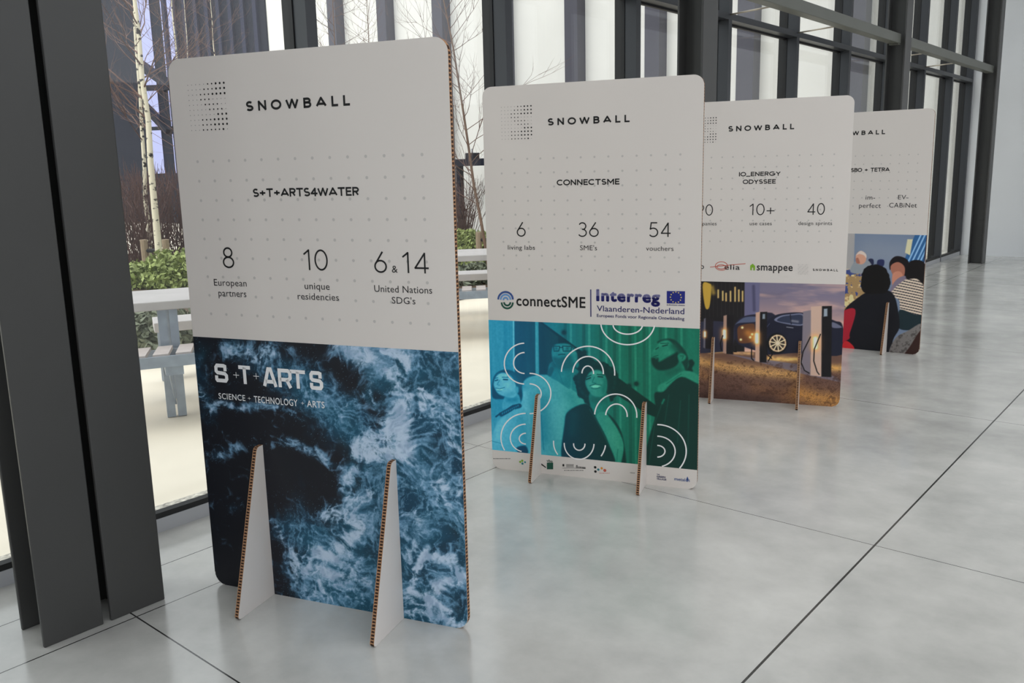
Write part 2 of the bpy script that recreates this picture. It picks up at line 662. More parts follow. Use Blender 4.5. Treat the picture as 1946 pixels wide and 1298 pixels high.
# light drawn numerals (cap height 1)
def glyph(ch):
    if ch == '0':
        return [(arc(.29, .5, .26, .47, 0, 360, 36)[:-1], True)], .58
    if ch == '1':
        return [([(.05, .76), (.28, .97), (.28, 0)], False)], .40
    if ch == '3':
        return [(arc(.26, .735, .22, .235, 155, -85, 18), False), (arc(.25, .27, .26, .25, 95, -150, 20), False)], .56
    if ch == '4':
        return [([(.46, 0), (.46, .95), (.05, .25), (.62, .25)], False)], .64
    if ch == '5':
        return [([(.50, .97), (.13, .97), (.08, .53)] + arc(.26, .31, .27, .29, 118, -145, 22), False)], .57
    if ch == '6':
        return [(arc(.30, .30, .27, .275, 0, 360, 30)[:-1], True), ([(.075, .44), (.42, 1.0)], False)], .60
    if ch == '8':
        return [(arc(.28, .75, .20, .22, 0, 360, 28)[:-1], True), (arc(.28, .27, .25, .25, 0, 360, 30)[:-1], True)], .56
    if ch == '9':
        return [(arc(.29, .70, .26, .275, 0, 360, 30)[:-1], True), ([(.515, .56), (.17, 0)], False)], .58
    if ch == '+':
        return [([(.02, .36), (.60, .36)], False), ([(.31, .07), (.31, .65)], False)], .62
    return [], .3


def numerals(b, s, name, pl, pr, cap, w=0.085, m='black', gap=.12):
    """pl, pr: baseline pixels at both ends, cap: top pixel above pl"""
    a, c = b.uv(*pl), b.uv(*pr)
    h = b.uv(*cap)[1] - a[1]
    total, lays = 0, []
    for ch in s:
        g, adv = glyph(ch)
        lays.append((g, total))
        total += adv + gap
    total -= gap
    sx = (c[0] - a[0]) / total
    base = (a[1] + c[1]) / 2
    polys = []
    for g, x0 in lays:
        for pts, closed in g:
            polys.append(stroke([(a[0] + (x + x0) * sx, base + y * h) for x, y in pts], w * h, closed))
    return flat(b, name, polys, M[m], 2)


def caps_glyph(ch):
    if ch == 'S':
        return [(arc(.27, .74, .22, .26, 35, 265, 16) + arc(.27, .24, .25, .24, 88, -150, 16), False)], .54
    if ch == 'N':
        return [([(.05, 0), (.05, 1), (.60, 0), (.60, 1)], False)], .65
    if ch == 'O':
        return [(arc(.38, .5, .37, .5, 0, 360, 36)[:-1], True)], .76
    if ch == 'W':
        return [([(0, 1), (.24, 0), (.48, 1), (.72, 0), (.96, 1)], False)], .96
    if ch == 'B':
        return [([(.05, 0), (.05, 1), (.28, 1)] + arc(.30, .77, .20, .23, 90, -90, 10) + [(.08, .54)], False), ([(.08, .54), (.30, .54)] + arc(.32, .27, .22, .27, 90, -90, 10) + [(.05, 0)], False)], .56
    if ch == 'A':
        return [([(0, 0), (.37, 1), (.74, 0)], False), ([(.14, .27), (.60, .27)], False)], .74
    if ch == 'L':
        return [([(.05, 1), (.05, 0), (.42, 0)], False)], .45
    if ch == 'T':
        return [([(.31, 0), (.31, 1)], False), ([(.04, 1), (.58, 1)], False)], .62
    if ch == 'R':
        return [([(.05, 0), (.05, 1), (.30, 1)] + arc(.32, .74, .22, .26, 90, -90, 10) + [(.08, .48)], False), ([(.28, .48), (.52, 0)], False)], .57
    if ch == 'E':
        return [([(.46, 1), (.05, 1), (.05, 0), (.46, 0)], False), ([(.05, .52), (.42, .52)], False)], .50
    if ch == 'C':
        return [(arc(.38, .5, .37, .5, 45, 315, 28), False)], .68
    if ch == 'M':
        return [([(.05, 0), (.05, 1), (.40, .30), (.75, 1), (.75, 0)], False)], .80
    if ch == 'I':
        return [([(.05, 0), (.05, 1)], False)], .10
    if ch == 'G':
        return [(arc(.43, .5, .42, .5, 45, 345, 28) + [(.83, .45), (.52, .45)], False)], .86
    if ch == 'Y':
        return [([(0, 1), (.31, .48), (.62, 1)], False), ([(.31, .48), (.31, 0)], False)], .62
    if ch == 'D':
        return [([(.05, 0), (.05, 1), (.25, 1)] + arc(.27, .5, .40, .5, 90, -90, 18) + [(.05, 0)], False)], .68
    if ch == '4':
        return [([(.42, 0), (.42, 1), (.03, .28), (.58, .28)], False)], .58
    if ch == '+':
        return [([(.08, .46), (.52, .46)], False), ([(.30, .24), (.30, .68)], False)], .60
    if ch == '_':
        return [([(0, -.12), (.5, -.12)], False)], .5
    return [], .30


def caps(b, s, name, pl, pr, cap, w=0.17, track=.17, m='black', lay=2):
    a, c = b.uv(*pl), b.uv(*pr)
    h = b.uv(*cap)[1] - a[1]
    x, lays = 0, []
    for ch in s:
        g, adv = caps_glyph(ch)
        lays.append((g, x))
        x += adv + track
    x -= track
    sx = (c[0] - a[0] - w * h) / x
    base = (a[1] + c[1]) / 2
    polys = []
    for g, x0 in lays:
        for pts, closed in g:
            q = [(a[0] + w * h / 2 + (px + x0) * sx, base + (w / 2 + py * (1 - w)) * h) for px, py in pts]
            if not closed:
                def ext(p, r):
                    d = np.array(p) - np.array(r)
                    return tuple(np.array(p) + d / np.hypot(*d) * w * h / 2)
                if abs(q[0][0] - q[1][0]) < 1e-4 or abs(q[0][1] - q[1][1]) < 1e-4:
                    q[0] = ext(q[0], q[1])
                if abs(q[-1][0] - q[-2][0]) < 1e-4 or abs(q[-1][1] - q[-2][1]) < 1e-4:
                    q[-1] = ext(q[-1], q[-2])
            polys.append(stroke(q, w * h * (.62 if s != '+' and len(pts) == 2 and False else 1), closed))
    return flat(b, name, polys, M[m], lay)


_cap = {}


def text_geo(s, bold, spacing):
    cu = bpy.data.curves.new('lettering', 'FONT')
    cu.body = s
    cu.space_character = spacing
    cu.resolution_u = 3
    o = bpy.data.objects.new('lettering', cu)
    C.objects.link(o)
    dg = bpy.context.evaluated_depsgraph_get()
    dg.update()
    me = bpy.data.meshes.new_from_object(o.evaluated_get(dg))
    v = [(p.co.x, p.co.y) for p in me.vertices]
    f = [tuple(p.vertices) for p in me.polygons]
    if bold > 0:
        cnt = {}
        for p in me.polygons:
            for k in p.edge_keys:
                cnt[k] = cnt.get(k, 0) + 1
        # open contours are found by position because the fill may split vertices
        for (i, j), n_ in cnt.items():
            if n_ == 1:
                a_, c_ = np.array(v[i]), np.array(v[j])
                d = c_ - a_
                L_ = np.hypot(*d)
                if L_ < 1e-6:
                    continue
                d = d / L_
                n1 = np.array([-d[1], d[0]]) * bold
                k = len(v)
                v += [tuple(a_ + n1 - d * bold * .4), tuple(a_ - n1 - d * bold * .4), tuple(c_ - n1 + d * bold * .4), tuple(c_ + n1 + d * bold * .4)]
                f.append((k, k + 1, k + 2, k + 3))
    bpy.data.objects.remove(o)
    bpy.data.curves.remove(cu)
    bpy.data.meshes.remove(me)
    return v, f


def text(b, s, name, pl, pr, cap, bold=0.0, spacing=1.0, m='black', lay=2, low=False, label=None):
    """cap: pixel of cap (or x-height when low) above the left end"""
    key = (bold, low)
    if key not in _cap:
        _cap[key] = max(q[1] for q in text_geo('x' if low else 'H', bold, 1)[0])
    v, f = text_geo(s, bold, spacing)
    x0, x1 = min(q[0] for q in v), max(q[0] for q in v)
    a, c = b.uv(*pl), b.uv(*pr)
    h = (b.uv(*cap)[1] - a[1]) / _cap[key]
    sx = (c[0] - a[0]) / (x1 - x0)
    base = (a[1] + c[1]) / 2
    return flat(b, name, [([(a[0] + (q[0] - x0) * sx, base + q[1] * h) for q in v], f)], M[m], lay, label)


def zoom(x0, y0, s):
    return lambda x, y: (x0 + x / s, y0 + y / s)


DOTS = ['0000011222', '0000111222', '0001112222', '0001110000', '0000111100', '0000011110', '0000000222', '0001112222', '0001112222', '0001111120']


def dot_logo(b):
    small, big = [], []
    for r in range(10):
        for c in range(10):
            u = 0.094 + 0.0161 * c - (0.018 if b is B[0] else 0)
            v = 1.756 - 0.0160 * r + (0.009 if b is B[0] else 0)
            k = int(DOTS[r][c])
            (small if k == 0 else big).append(disc(u, v, (0.0014, 0.0026, 0.0036)[k], 8))
    o = flat(b, 'dot_logo', big, M['black'], 2)
    o2 = flat(b, 'fine_dots', small, M['logodot'], 2)
    o2.parent = o


def dot_grid(b):
    ps = []
    for r in range(9):
        for c in range(14):
            ps.append(disc(0.088 + (0.920 - 0.088) * c / 13, 1.520 - (1.520 - 1.009) * r / 8, 0.0052, 8))
    flat(b, 'pale_dot_grid', ps, M['dotink'], 1)


# ---- painting of the printed photographs on a fine grid
rng = np.random.RandomState(3)
_tab = rng.rand(256, 256)


def vnoise(x, y, seed=0):
    x = x + seed * 17.31
    y = y + seed * 9.73
    xi, yi = np.floor(x).astype(int), np.floor(y).astype(int)
    fx, fy = x - xi, y - yi
    fx, fy = fx * fx * (3 - 2 * fx), fy * fy * (3 - 2 * fy)
    g = lambda i, j: _tab[i & 255, j & 255]
    return (g(xi, yi) * (1 - fx) + g(xi + 1, yi) * fx) * (1 - fy) + (g(xi, yi + 1) * (1 - fx) + g(xi + 1, yi + 1) * fx) * fy


def fbm(x, y, o=5, seed=0, gain=0.5):
    s, a, t = 0, 1.0, 0
    for k in range(o):
        s = s + a * vnoise(x * 2 ** k, y * 2 ** k, seed + k * 3)
        t += a
        a *= gain
    return s / t


def ridge(x, y, o=4, seed=0):
    s, a, t = 0, 1.0, 0
    for k in range(o):
        s = s + a * (1 - np.abs(2 * vnoise(x * 2 ** k, y * 2 ** k, seed + k * 3) - 1))
        t += a
        a *= 0.55
    return s / t


def sstep(a, b, x):
    t = np.clip((x - a) / (b - a), 0, 1)
    return t * t * (3 - 2 * t)


class Paint:
    def __init__(s, b, v0, v1, step, zf):
        s.b, s.v0, s.v1, s.z = b, v0, v1, zf
        s.nu, s.nv = int(BW / step) + 1, int((v1 - v0) / step) + 1
        s.us, s.vs = np.linspace(0, BW, s.nu), np.linspace(v0, v1, s.nv)
        s.U, s.V = np.meshgrid(s.us, s.vs)
        s.img = np.zeros((s.nv, s.nu, 3))
        s.step = BW / (s.nu - 1)

    def pts(s, P):
        return np.array([s.b.uv(*s.z(*q)) for q in P])

    def smooth(s, P, n=5):
        P = np.asarray(P)
        k = len(P)
        out = []
        for i in range(k):
            p0, p1, p2, p3 = P[i - 1], P[i], P[(i + 1) % k], P[(i + 2) % k]
            for j in range(n):
                t = j / n
                out.append(0.5 * (2 * p1 + (p2 - p0) * t + (2 * p0 - 5 * p1 + 4 * p2 - p3) * t * t + (3 * p1 - p0 - 3 * p2 + p3) * t ** 3))
        return np.array(out)

    def mask(s, P, soft=1.0, curve=True, wob=0.0):
        Q = s.pts(P)
        if curve:
            Q = s.smooth(Q)
        w = soft * s.step
        pad = 3 * w + wob
        lo, hi = Q.min(0) - pad, Q.max(0) + pad
        i0, i1 = np.searchsorted(s.us, lo[0]), np.searchsorted(s.us, hi[0])
        j0, j1 = np.searchsorted(s.vs, lo[1]), np.searchsorted(s.vs, hi[1])
        m = np.zeros((s.nv, s.nu))
        if i1 <= i0 or j1 <= j0:
            return m
        U, V = s.U[j0:j1, i0:i1], s.V[j0:j1, i0:i1]
        if wob:
            U = U + (fbm(U * 45, V * 45, 3, 5) - .5) * 2 * wob
            V = V + (fbm(U * 45 + 7, V * 45, 3, 8) - .5) * 2 * wob
        ins = np.zeros(U.shape, bool)
        dist = np.full(U.shape, 1e9)
        n = len(Q)
        for k in range(n):
            a, c = Q[k], Q[(k + 1) % n]
            if (a[1] != c[1]):
                cond = ((a[1] > V) != (c[1] > V)) & (U < (c[0] - a[0]) * (V - a[1]) / (c[1] - a[1]) + a[0])
                ins ^= cond
            d = c - a
            L = d @ d
            if L < 1e-14:
                continue
            t = np.clip(((U - a[0]) * d[0] + (V - a[1]) * d[1]) / L, 0, 1)
            dist = np.minimum(dist, (U - a[0] - t * d[0]) ** 2 + (V - a[1] - t * d[1]) ** 2)
        sd = np.sqrt(dist) * np.where(ins, 1, -1)
        m[j0:j1, i0:i1] = np.clip(sd / w * 0.5 + 0.5, 0, 1)
        return m

    def line(s, P, w, soft=1.0):
        """mask of a stroke; w in pixels of the zoom"""
        Q = s.pts(P)
        z0, z1 = s.b.uv(*s.z(*P[0])), s.b.uv(*s.z(P[0][0] + w, P[0][1]))
        hw = abs(z1[0] - z0[0]) / 2
        dist = np.full(s.U.shape, 1e9)
        for a, c in zip(Q[:-1], Q[1:]):
            d = c - a
            L = max(d @ d, 1e-14)
            t = np.clip(((s.U - a[0]) * d[0] + (s.V - a[1]) * d[1]) / L, 0, 1)
            dist = np.minimum(dist, (s.U - a[0] - t * d[0]) ** 2 + (s.V - a[1] - t * d[1]) ** 2)
        return np.clip((hw - np.sqrt(dist)) / (soft * s.step) + .5, 0, 1)

    def glow(s, P, r):
        """soft blob density along a polyline"""
        Q = s.pts(P)
        z0, z1 = s.b.uv(*s.z(*P[0])), s.b.uv(*s.z(P[0][0] + r, P[0][1]))
        rr = abs(z1[0] - z0[0])
        dist = np.full(s.U.shape, 1e9)
        if len(Q) == 1:
            Q = np.array([Q[0], Q[0] + 1e-5])
        for a, c in zip(Q[:-1], Q[1:]):
            d = c - a
            L = max(d @ d, 1e-14)
            t = np.clip(((s.U - a[0]) * d[0] + (s.V - a[1]) * d[1]) / L, 0, 1)
            dist = np.minimum(dist, (s.U - a[0] - t * d[0]) ** 2 + (s.V - a[1] - t * d[1]) ** 2)
        return np.exp(-dist / (rr * rr))

    def put(s, m, col, a=1.0):
        m = (m * a)[..., None]
        s.img = s.img * (1 - m) + np.asarray(col, float) * m

    def poly(s, P, col, a=1.0, soft=1.0, curve=True, wob=0.0):
        s.put(s.mask(P, soft, curve, wob), col, a)

    def build(s, name, gain, label=None, round_bottom=True):
        r = 0.045
        U, V = s.U.ravel(), s.V.ravel()
        x = np.clip(U, 0, BW)
        nv, nu = s.nv, s.nu
        co = np.stack([U - s.b.hw, np.full(U.shape, -LAYER), V], 1)
        idx = np.arange(nv * nu).reshape(nv, nu)
        q = np.stack([idx[:-1, :-1], idx[:-1, 1:], idx[1:, 1:], idx[1:, :-1]], -1).reshape(-1, 4)
        if round_bottom:
            ok = np.ones(U.shape, bool)
            for cx, sx in ((r, -1), (BW - r, 1)):
                c = ((U - cx) * sx > 0) & (V < r)
                ok &= ~(c & ((U - cx) ** 2 + (V - r) ** 2 > r * r))
            q = q[ok[q].all(1)]
        me = bpy.data.meshes.new(name)
        me.vertices.add(len(co))
        me.vertices.foreach_set('co', co.ravel())
        me.loops.add(q.size)
        me.loops.foreach_set('vertex_index', q.ravel())
        me.polygons.add(len(q))
        me.polygons.foreach_set('loop_start', np.arange(0, q.size, 4))
        me.polygons.foreach_set('loop_total', np.full(len(q), 4))
        me.update(calc_edges=True)
        at = me.color_attributes.new('print', 'FLOAT_COLOR', 'POINT')
        c = np.clip(lin(np.clip(s.img.reshape(-1, 3), 0, 255)) * gain, 0, 0.95)
        at.data.foreach_set('color', np.concatenate([c, np.ones((len(c), 1))], 1).astype(np.float32).ravel())
        me.materials.append(M['print'])
        o = link(bpy.data.objects.new(name, me), s.b.o)
        if label:
            o['label'] = label
        return o


GAIN = 1.72

# ================================================================== board one: water
b = B[0]
board_root(0, 'largest, nearest white board with dark blue sea foam photograph on lower half', 0.557, 0.197)
z4 = zoom(330, 60, 3.414)
z5 = zoom(350, 320, 3.538)
z6 = zoom(360, 620, 3.6037)
z7 = lambda x, y: (390 + x / 2.7148, 820 + y / 2.7148)
dot_logo(b)
dot_grid(b)
caps(b, 'SNOWBALL', 'lettering', z4(470, 515), z4(1148, 483), z4(470, 449), 0.225, 0.5)
caps(b, 'S+T+ARTS4WATER', 'heading', z5(463, 190), z5(1180, 187), z5(463, 133), 0.205, 0.15)
numerals(b, '8', 'number', z5(265, 667), z5(340, 669), z5(265, 531))
numerals(b, '10', 'number', z5(803, 683), z5(970, 687), z5(803, 545))
numerals(b, '6', 'number', z5(1282, 700), z5(1365, 701), z5(1282, 560))
text(b, '&', 'ampersand', z5(1398, 700), z5(1437, 701), z5(1398, 653), -0.004)
numerals(b, '14', 'number', z5(1465, 703), z5(1650, 707), z5(1465, 563))
text(b, 'European', 'caption', z5(203, 788), z5(422, 794), z5(203, 744), -0.004, 1.03, 'ink')
text(b, 'partners', 'caption', z5(233, 860), z5(420, 865), z5(233, 815), -0.004, 1.03, 'ink')
text(b, 'unique', 'caption', z5(812, 812), z5(980, 816), z5(812, 767), -0.004, 1.03, 'ink')
text(b, 'residencies', 'caption', z5(765, 880), z5(1042, 890), z5(765, 836), -0.004, 1.03, 'ink')
text(b, 'United Nations', 'caption', z5(1280, 830), z5(1668, 842), z5(1280, 785), -0.004, 1.03, 'ink')
text(b, "SDG's", 'caption', z5(1398, 908), z5(1556, 914), z5(1398, 864), -0.004, 1.03, 'ink')

P = Paint(b, 0.0005, 0.9255, 0.0019, z6)
U, V = P.U, P.V
wx = (fbm(U * 7, V * 7, 4, 1) - .5) * .12
wy = (fbm(U * 7 + 5, V * 7, 4, 2) - .5) * .12
U2, V2 = U + wx, V + wy
a7 = lambda pts: [((390 + x / 2.7148 - 360) * 3.6037, (820 + y / 2.7148 - 620) * 3.6037) for x, y in pts]
den = np.zeros(U.shape)
def addb(pts, r, w):
    global den
    den = np.maximum(den, P.glow(pts, r) * w)
addb([(1100, 150), (1250, 230), (1400, 330), (1450, 500), (1440, 700), (1470, 850)], 130, 1.0)
addb([(1330, 170), (1500, 230), (1480, 290)], 60, 1.0)
addb([(1250, 420), (1220, 480), (1280, 560)], 60, .8)
addb([(1580, 430), (1600, 560)], 45, .95)
addb([(1380, 620), (1330, 740), (1200, 790), (1150, 860), (1300, 880), (1450, 860)], 85, .95)
addb([(1700, 250), (1750, 420), (1780, 560)], 130, .55)
addb([(1600, 470), (1700, 510), (1820, 580)], 45, .75)
addb([(1650, 800), (1700, 1000), (1750, 1150)], 170, .6)
addb([(1780, 800), (1860, 850), (1850, 1150)], 40, .8)
addb(a7([(760, 200), (720, 290), (760, 380), (850, 330)]), 80, .9)
addb(a7([(640, 430), (720, 420), (800, 500), (700, 600), (800, 680)]), 85, .85)
addb(a7([(450, 640), (480, 720), (600, 730), (780, 760)]), 75, .7)
addb(a7([(560, 620), (680, 660), (850, 780)]), 60, .75)
addb(a7([(1150, 600), (1090, 720), (1060, 820), (1180, 880), (1260, 930)]), 45, 1.0)
addb(a7([(1150, 640), (1280, 660), (1320, 760), (1200, 790)]), 75, .95)
addb(a7([(1230, 350), (1290, 420), (1330, 540)]), 55, .75)
addb(a7([(1060, 200), (1050, 320), (1110, 480)]), 60, .55)
addb(a7([(1150, 900), (1250, 960), (1330, 1000)]), 70, .75)
addb([(250, 180), (400, 170), (520, 160)], 80, .62)
addb([(570, 190), (640, 200), (700, 180)], 45, .6)
addb([(450, 120), (450, 250)], 60, .6)
addb([(80, 460), (150, 560)], 60, .6)
addb([(90, 560), (220, 520), (330, 560), (480, 540), (620, 560), (720, 600)], 26, .62)
addb([(120, 320), (250, 290)], 40, .45)
addb([(750, 330), (800, 470), (880, 500)], 55, .5)
addb([(150, 900), (280, 850), (430, 810), (560, 800)], 45, .55)
addb([(560, 810), (700, 790), (850, 860), (960, 950), (1060, 970)], 40, .58)
addb(a7([(130, 400), (180, 380)]), 45, .4)
addb(a7([(340, 440), (400, 560), (430, 640)]), 30, .45)
addb(a7([(500, 560), (450, 470)]), 60, .4)
addb(a7([(360, 690), (400, 700)]), 40, .4)
teal = np.maximum(P.glow([(700, 350), (950, 560), (1150, 700)], 190), P.glow([(1650, 700), (1600, 1000), (1650, 1400)], 420))
teal = np.maximum(teal, P.glow([(1500, 300), (1750, 400)], 250))
teal = np.maximum(teal, P.glow(a7([(480, 500), (600, 600), (800, 800)]), 190) * .9)
teal = np.maximum(teal, P.glow([(350, 200), (550, 200)], 160) * .6)
teal = np.maximum(teal, den)
e6 = lambda pts: [((365 + x / 2.277 - 360) * 3.6037, (630 + y / 2.277 - 620) * 3.6037) for x, y in pts]
right = P.mask(e6([(660, 0), (740, 230), (800, 420), (705, 500), (650, 640), (640, 720), (560, 800), (590, 890), (420, 950), (430, 1120), (520, 1230), (1300, 1400), (1300, 0)]), 45, True, .03)
swirl = P.glow(e6([(560, 280), (680, 330), (740, 420)]), 150) * .8
left_edge = P.glow(e6([(30, 120), (20, 300)]), 150) * .55
teal = np.maximum(teal, np.maximum(right * .92, np.maximum(swirl, left_edge)))
den = np.maximum(den, right * (.36 + .25 * fbm(U * 4, V * 4, 3, 61)))
den = np.maximum(den, swirl * .42)
n1 = fbm(U2 * 12, V2 * 12, 6, 4, .62)
n2 = ridge(U2 * 16, V2 * 16, 5, 11)
n3 = ridge(U2 * 45 + n1 * 3, V2 * 45, 4, 21)
n4 = fbm(U * 120, V * 120, 3, 41, .7)
P.img[:] = (15, 17, 24)
P.put(sstep(.15, .9, teal * .8 + (n1 - .5) * .9), (16, 52, 74), .95)
P.put(sstep(.35, 1.05, teal * .8 + (fbm(U2 * 9, V2 * 9, 4, 31) - .5) * .9), (24, 80, 100), .6)
tex = sstep(.48, .80, n3 * .62 + n4 * .38)
P.put(tex * sstep(.22, .85, teal * .9 + (n1 - .5) * .7), (84, 124, 150), .75)
lace = sstep(.30, .85, den * .85 + (n2 - .62) * 1.1 + (n3 - .6) * .7 + (n1 - .5) * .8)
P.put(lace * (.55 + .45 * n4 / .7), (96, 134, 162), .9)
core = sstep(.55, 1.05, den * .92 + (n1 - .5) * 1.1 + (n3 - .6) * .7 + (n4 - .5) * .3)
P.put(core, (166, 180, 197), .88)
P.put(sstep(.5, .75, fbm(U2 * 30, V2 * 30, 4, 51)) * core, (96, 122, 150), .55)
sp_ = (rng.rand(*U.shape) > 0.991) * sstep(.05, .5, teal + .10)
P.put(np.clip(sp_, 0, 1), (110, 150, 175), .6)
P.build('sea_photograph', GAIN, 'printed photograph of white sea foam on dark blue water')
# lettering over the photograph, drawn with square strokes
def block(ch):
    t = .2
    if ch == 'S':
        return [[(.82, .62), (.82, .87), (.72, .9), (.2, .9), (.1, .8), (.1, .6), (.2, .52), (.78, .48), (.9, .38), (.9, .2), (.8, .1), (.15, .1), (.1, .15), (.1, .36)]]
    if ch == 'T':
        return [[(0, .9), (1, .9)], [(.5, .9), (.5, 0)]]
    if ch == 'A':
        return [[(.1, 0), (.42, .93), (.58, .93), (.9, 0)], [(.2, .26), (.8, .26)]]
    if ch == 'R':
        return [[(.1, 0), (.1, .9), (.75, .9), (.9, .8), (.9, .52), (.75, .42), (.1, .42)], [(.62, .42), (.9, 0)]]
    return [[(.5, 0), (.5, 1)], [(0, .5), (1, .5)]]
def blockletter(name, ch, x0, x1, ybl, ybr, ytl, wt, m='whiteink'):
    a, c, t_ = b.uv(*z6(x0, ybl)), b.uv(*z6(x1, ybr)), b.uv(*z6(x0, ytl))
    h, w = t_[1] - a[1], c[0] - a[0]
    base = (a[1] + c[1]) / 2
    return [stroke([(a[0] + x * w, base + y * h) for x, y in ln], wt * h) for ln in block(ch)]
pl = []
for ch, x0, x1, yb, yb2, yt in (('S', 183, 268, 382, 386, 256), ('T', 345, 425, 393, 398, 268), ('A', 507, 605, 408, 417, 281), ('R', 615, 705, 417, 423, 289), ('T', 697, 800, 423, 431, 296), ('S', 832, 917, 433, 439, 305)):
    pl += blockletter('logo', ch, x0, x1, yb, yb2, yt, .2)
for x, y in ((323, 333), (460, 341)):
    pl += blockletter('logo', '+', x - 20, x + 20, y + 20, y + 22, y - 20, .1)
flat(b, 'photo_logo', pl, M['whiteink'], 3)
for s_, x0, x1, ya, yb, yc in (('SCIENCE', 203, 385, 496, 510, 457), ('TECHNOLOGY', 445, 743, 522, 546, 478), ('ARTS', 808, 928, 552, 560, 508)):
    text(b, s_, 'tagline', z6(x0, ya), z6(x1, yb), z6(x0, yc), 0.012, 1.08, 'whiteink', 3)
flat(b, 'tagline_plus', blockletter('p', '+', 402, 422, 503, 504, 484, .12) + blockletter('p', '+', 767, 788, 536, 537, 516, .12), M['whiteink'], 3)

# ================================================================== board two: connectSME
b = B[1]
board_root(1, 'white board with teal green photograph of four people looking up', 0.404, 0.155)
dot_logo(b)
dot_grid(b)
g, h = zoom(900, 140, 4.3244), zoom(900, 380, 4.3244)
caps(b, 'SNOWBALL', 'lettering', g(608, 425), g(1285, 400), g(608, 366), 0.225, 0.5)
caps(b, 'CONNECTSME', 'heading', g(683, 920), g(1202, 910), g(683, 872), 0.205, 0.16)
numerals(b, '6', 'number', h(357, 300), h(428, 300), h(357, 183))
numerals(b, '36', 'number', h(862, 301), h(1028, 302), h(862, 184), gap=.14)
numerals(b, '54', 'number', h(1442, 303), h(1622, 304), h(1442, 184), gap=.14)
text(b, 'living labs', 'caption', h(283, 407), h(505, 410), h(283, 371), -0.004, 1.03, 'ink')
text(b, "SME's", 'caption', h(875, 412), h(1015, 414), h(875, 373), -0.004, 1.03, 'ink')
text(b, 'vouchers', 'caption', h(1417, 416), h(1643, 419), h(1417, 379), -0.004, 1.03, 'ink')
text(b, 'connectSME', 'logo_lettering', h(352, 866), h(920, 888), h(352, 780), 0.016, 1.05)
def pxarc(zf, cx, cy, rx, ry, a0, a1, n=22):
    return [tuple(b.uv(*zf(cx + rx * math.cos(math.radians(a0 + (a1 - a0) * k / n)), cy - ry * math.sin(math.radians(a0 + (a1 - a0) * k / n))))) for k in range(n + 1)]
pxw = 0.00245
ic = flat(b, 'arc_emblem', [stroke(pxarc(h, 263, 818, 60, 62, 180, 0), 0.0095)], M['blueink'], 2)
flat(b, 'inner_arc', [stroke(pxarc(h, 263, 820, 40, 42, 180, 0), .009), stroke(pxarc(h, 263, 823, 18, 20, 180, 0), .009)], M['skyink'], 2).parent = ic
flat(b, 'lower_arc', [stroke(pxarc(h, 277, 842, 46, 49, 180, 360), .009), stroke(pxarc(h, 277, 840, 26, 27, 180, 360), .009)], M['greenink'], 2).parent = ic
a0 = b.uv(*h(963, 735)); a1 = b.uv(*h(963, 960))
flat(b, 'divider', [rect(a0[0] - .0025, a0[0] + .0025, a1[1], a0[1])], M['navy'], 2)
text(b, 'Interreg', 'logo_lettering', h(1008, 831), h(1533, 838), h(1008, 737), 0.045, 1.12, 'twotone', 2, label='bold two-tone violet lettering')
_nt = M['twotone'].node_tree
_tc = _nt.nodes.new('ShaderNodeTexCoord')
_sp = _nt.nodes.new('ShaderNodeSeparateXYZ')
_mx = _nt.nodes.new('ShaderNodeMix')
_mx.data_type = 'RGBA'
_nt.links.new(_tc.outputs['Object'], _sp.inputs[0])
_mid = b.uv(*h(1270, 796))[1]
_nt.links.new(math_node(_nt, 'GREATER_THAN', _sp.outputs['Z'], float(_mid)), _mx.inputs['Factor'])
_mx.inputs['A'].default_value = rgba(34, 36, 120)
_mx.inputs['B'].default_value = rgba(140, 138, 184)
_nt.links.new(_mx.outputs['Result'], _nt.nodes['Principled BSDF'].inputs['Base Color'])
fl = [b.uv(*h(*q)) for q in ((1588, 850), (1736, 852), (1738, 750), (1588, 748))]
fg = flat(b, 'starred_flag', [([tuple(q) for q in fl], [(0, 1, 2, 3)])], M['euflag'], 2)
cc = sum(fl) / 4
stars = []
for k in range(12):
    t = 2 * math.pi * k / 12
    u_, v_ = cc[0] + .024 * math.cos(t), cc[1] + .024 * math.sin(t)
    pts = [(u_ + (.0042 if j % 2 == 0 else .0018) * math.sin(math.pi * j / 5), v_ + (.0042 if j % 2 == 0 else .0018) * math.cos(math.pi * j / 5)) for j in range(10)]
    stars.append((pts, [tuple(range(10))]))
flat(b, 'star_ring', stars, M['euyellow'], 3).parent = fg
text(b, 'EUROPEAN UNION', 'small_print', h(1588, 868), h(1735, 871), h(1588, 858), 0.02, 1.0, 'navy')
text(b, 'Vlaanderen-Nederland', 'logo_lettering', h(1013, 914), h(1732, 938), h(1013, 868), 0.006, 1.0, 'navy')
text(b, 'Europees Fonds voor Regionale Ontwikkeling', 'logo_lettering', h(1013, 961), h(1732, 989), h(1013, 936), 0.014, 1.0, 'navy')

zp = zoom(910, 600, 3.709)
P = Paint(b, 0.0965, 0.757, 0.0024, zp)
U, V = P.U, P.V
lum = Paint(b, 0.0965, 0.757, 0.0024, zp)
def L(P_, v, **k):
    lum.poly(P_, (v, v, v), **k)
def LL(P_, w, v):
    lum.put(lum.line(P_, w), (v, v, v))
lum.img[:] = .47
grain = fbm(U * 60, V * 4, 4, 3)
def vstrip(x0, x1, v, dx=6):
    L([(x0, 20), (x1, 20), (x1 + dx, 1120), (x0 + dx, 1120)], v, curve=False)
vstrip(40, 235, .58); vstrip(238, 250, .75); vstrip(252, 398, .22); vstrip(398, 425, .66)
for x0 in (640, 770, 890, 985, 1095, 1195, 1310, 1420):
    vstrip(x0, x0 + 16, .62); vstrip(x0 - 42, x0 - 20, .36)
L([(425, 40), (440, 40), (1260, 640), (1260, 720), (1180, 690), (425, 210)], .10, curve=False)
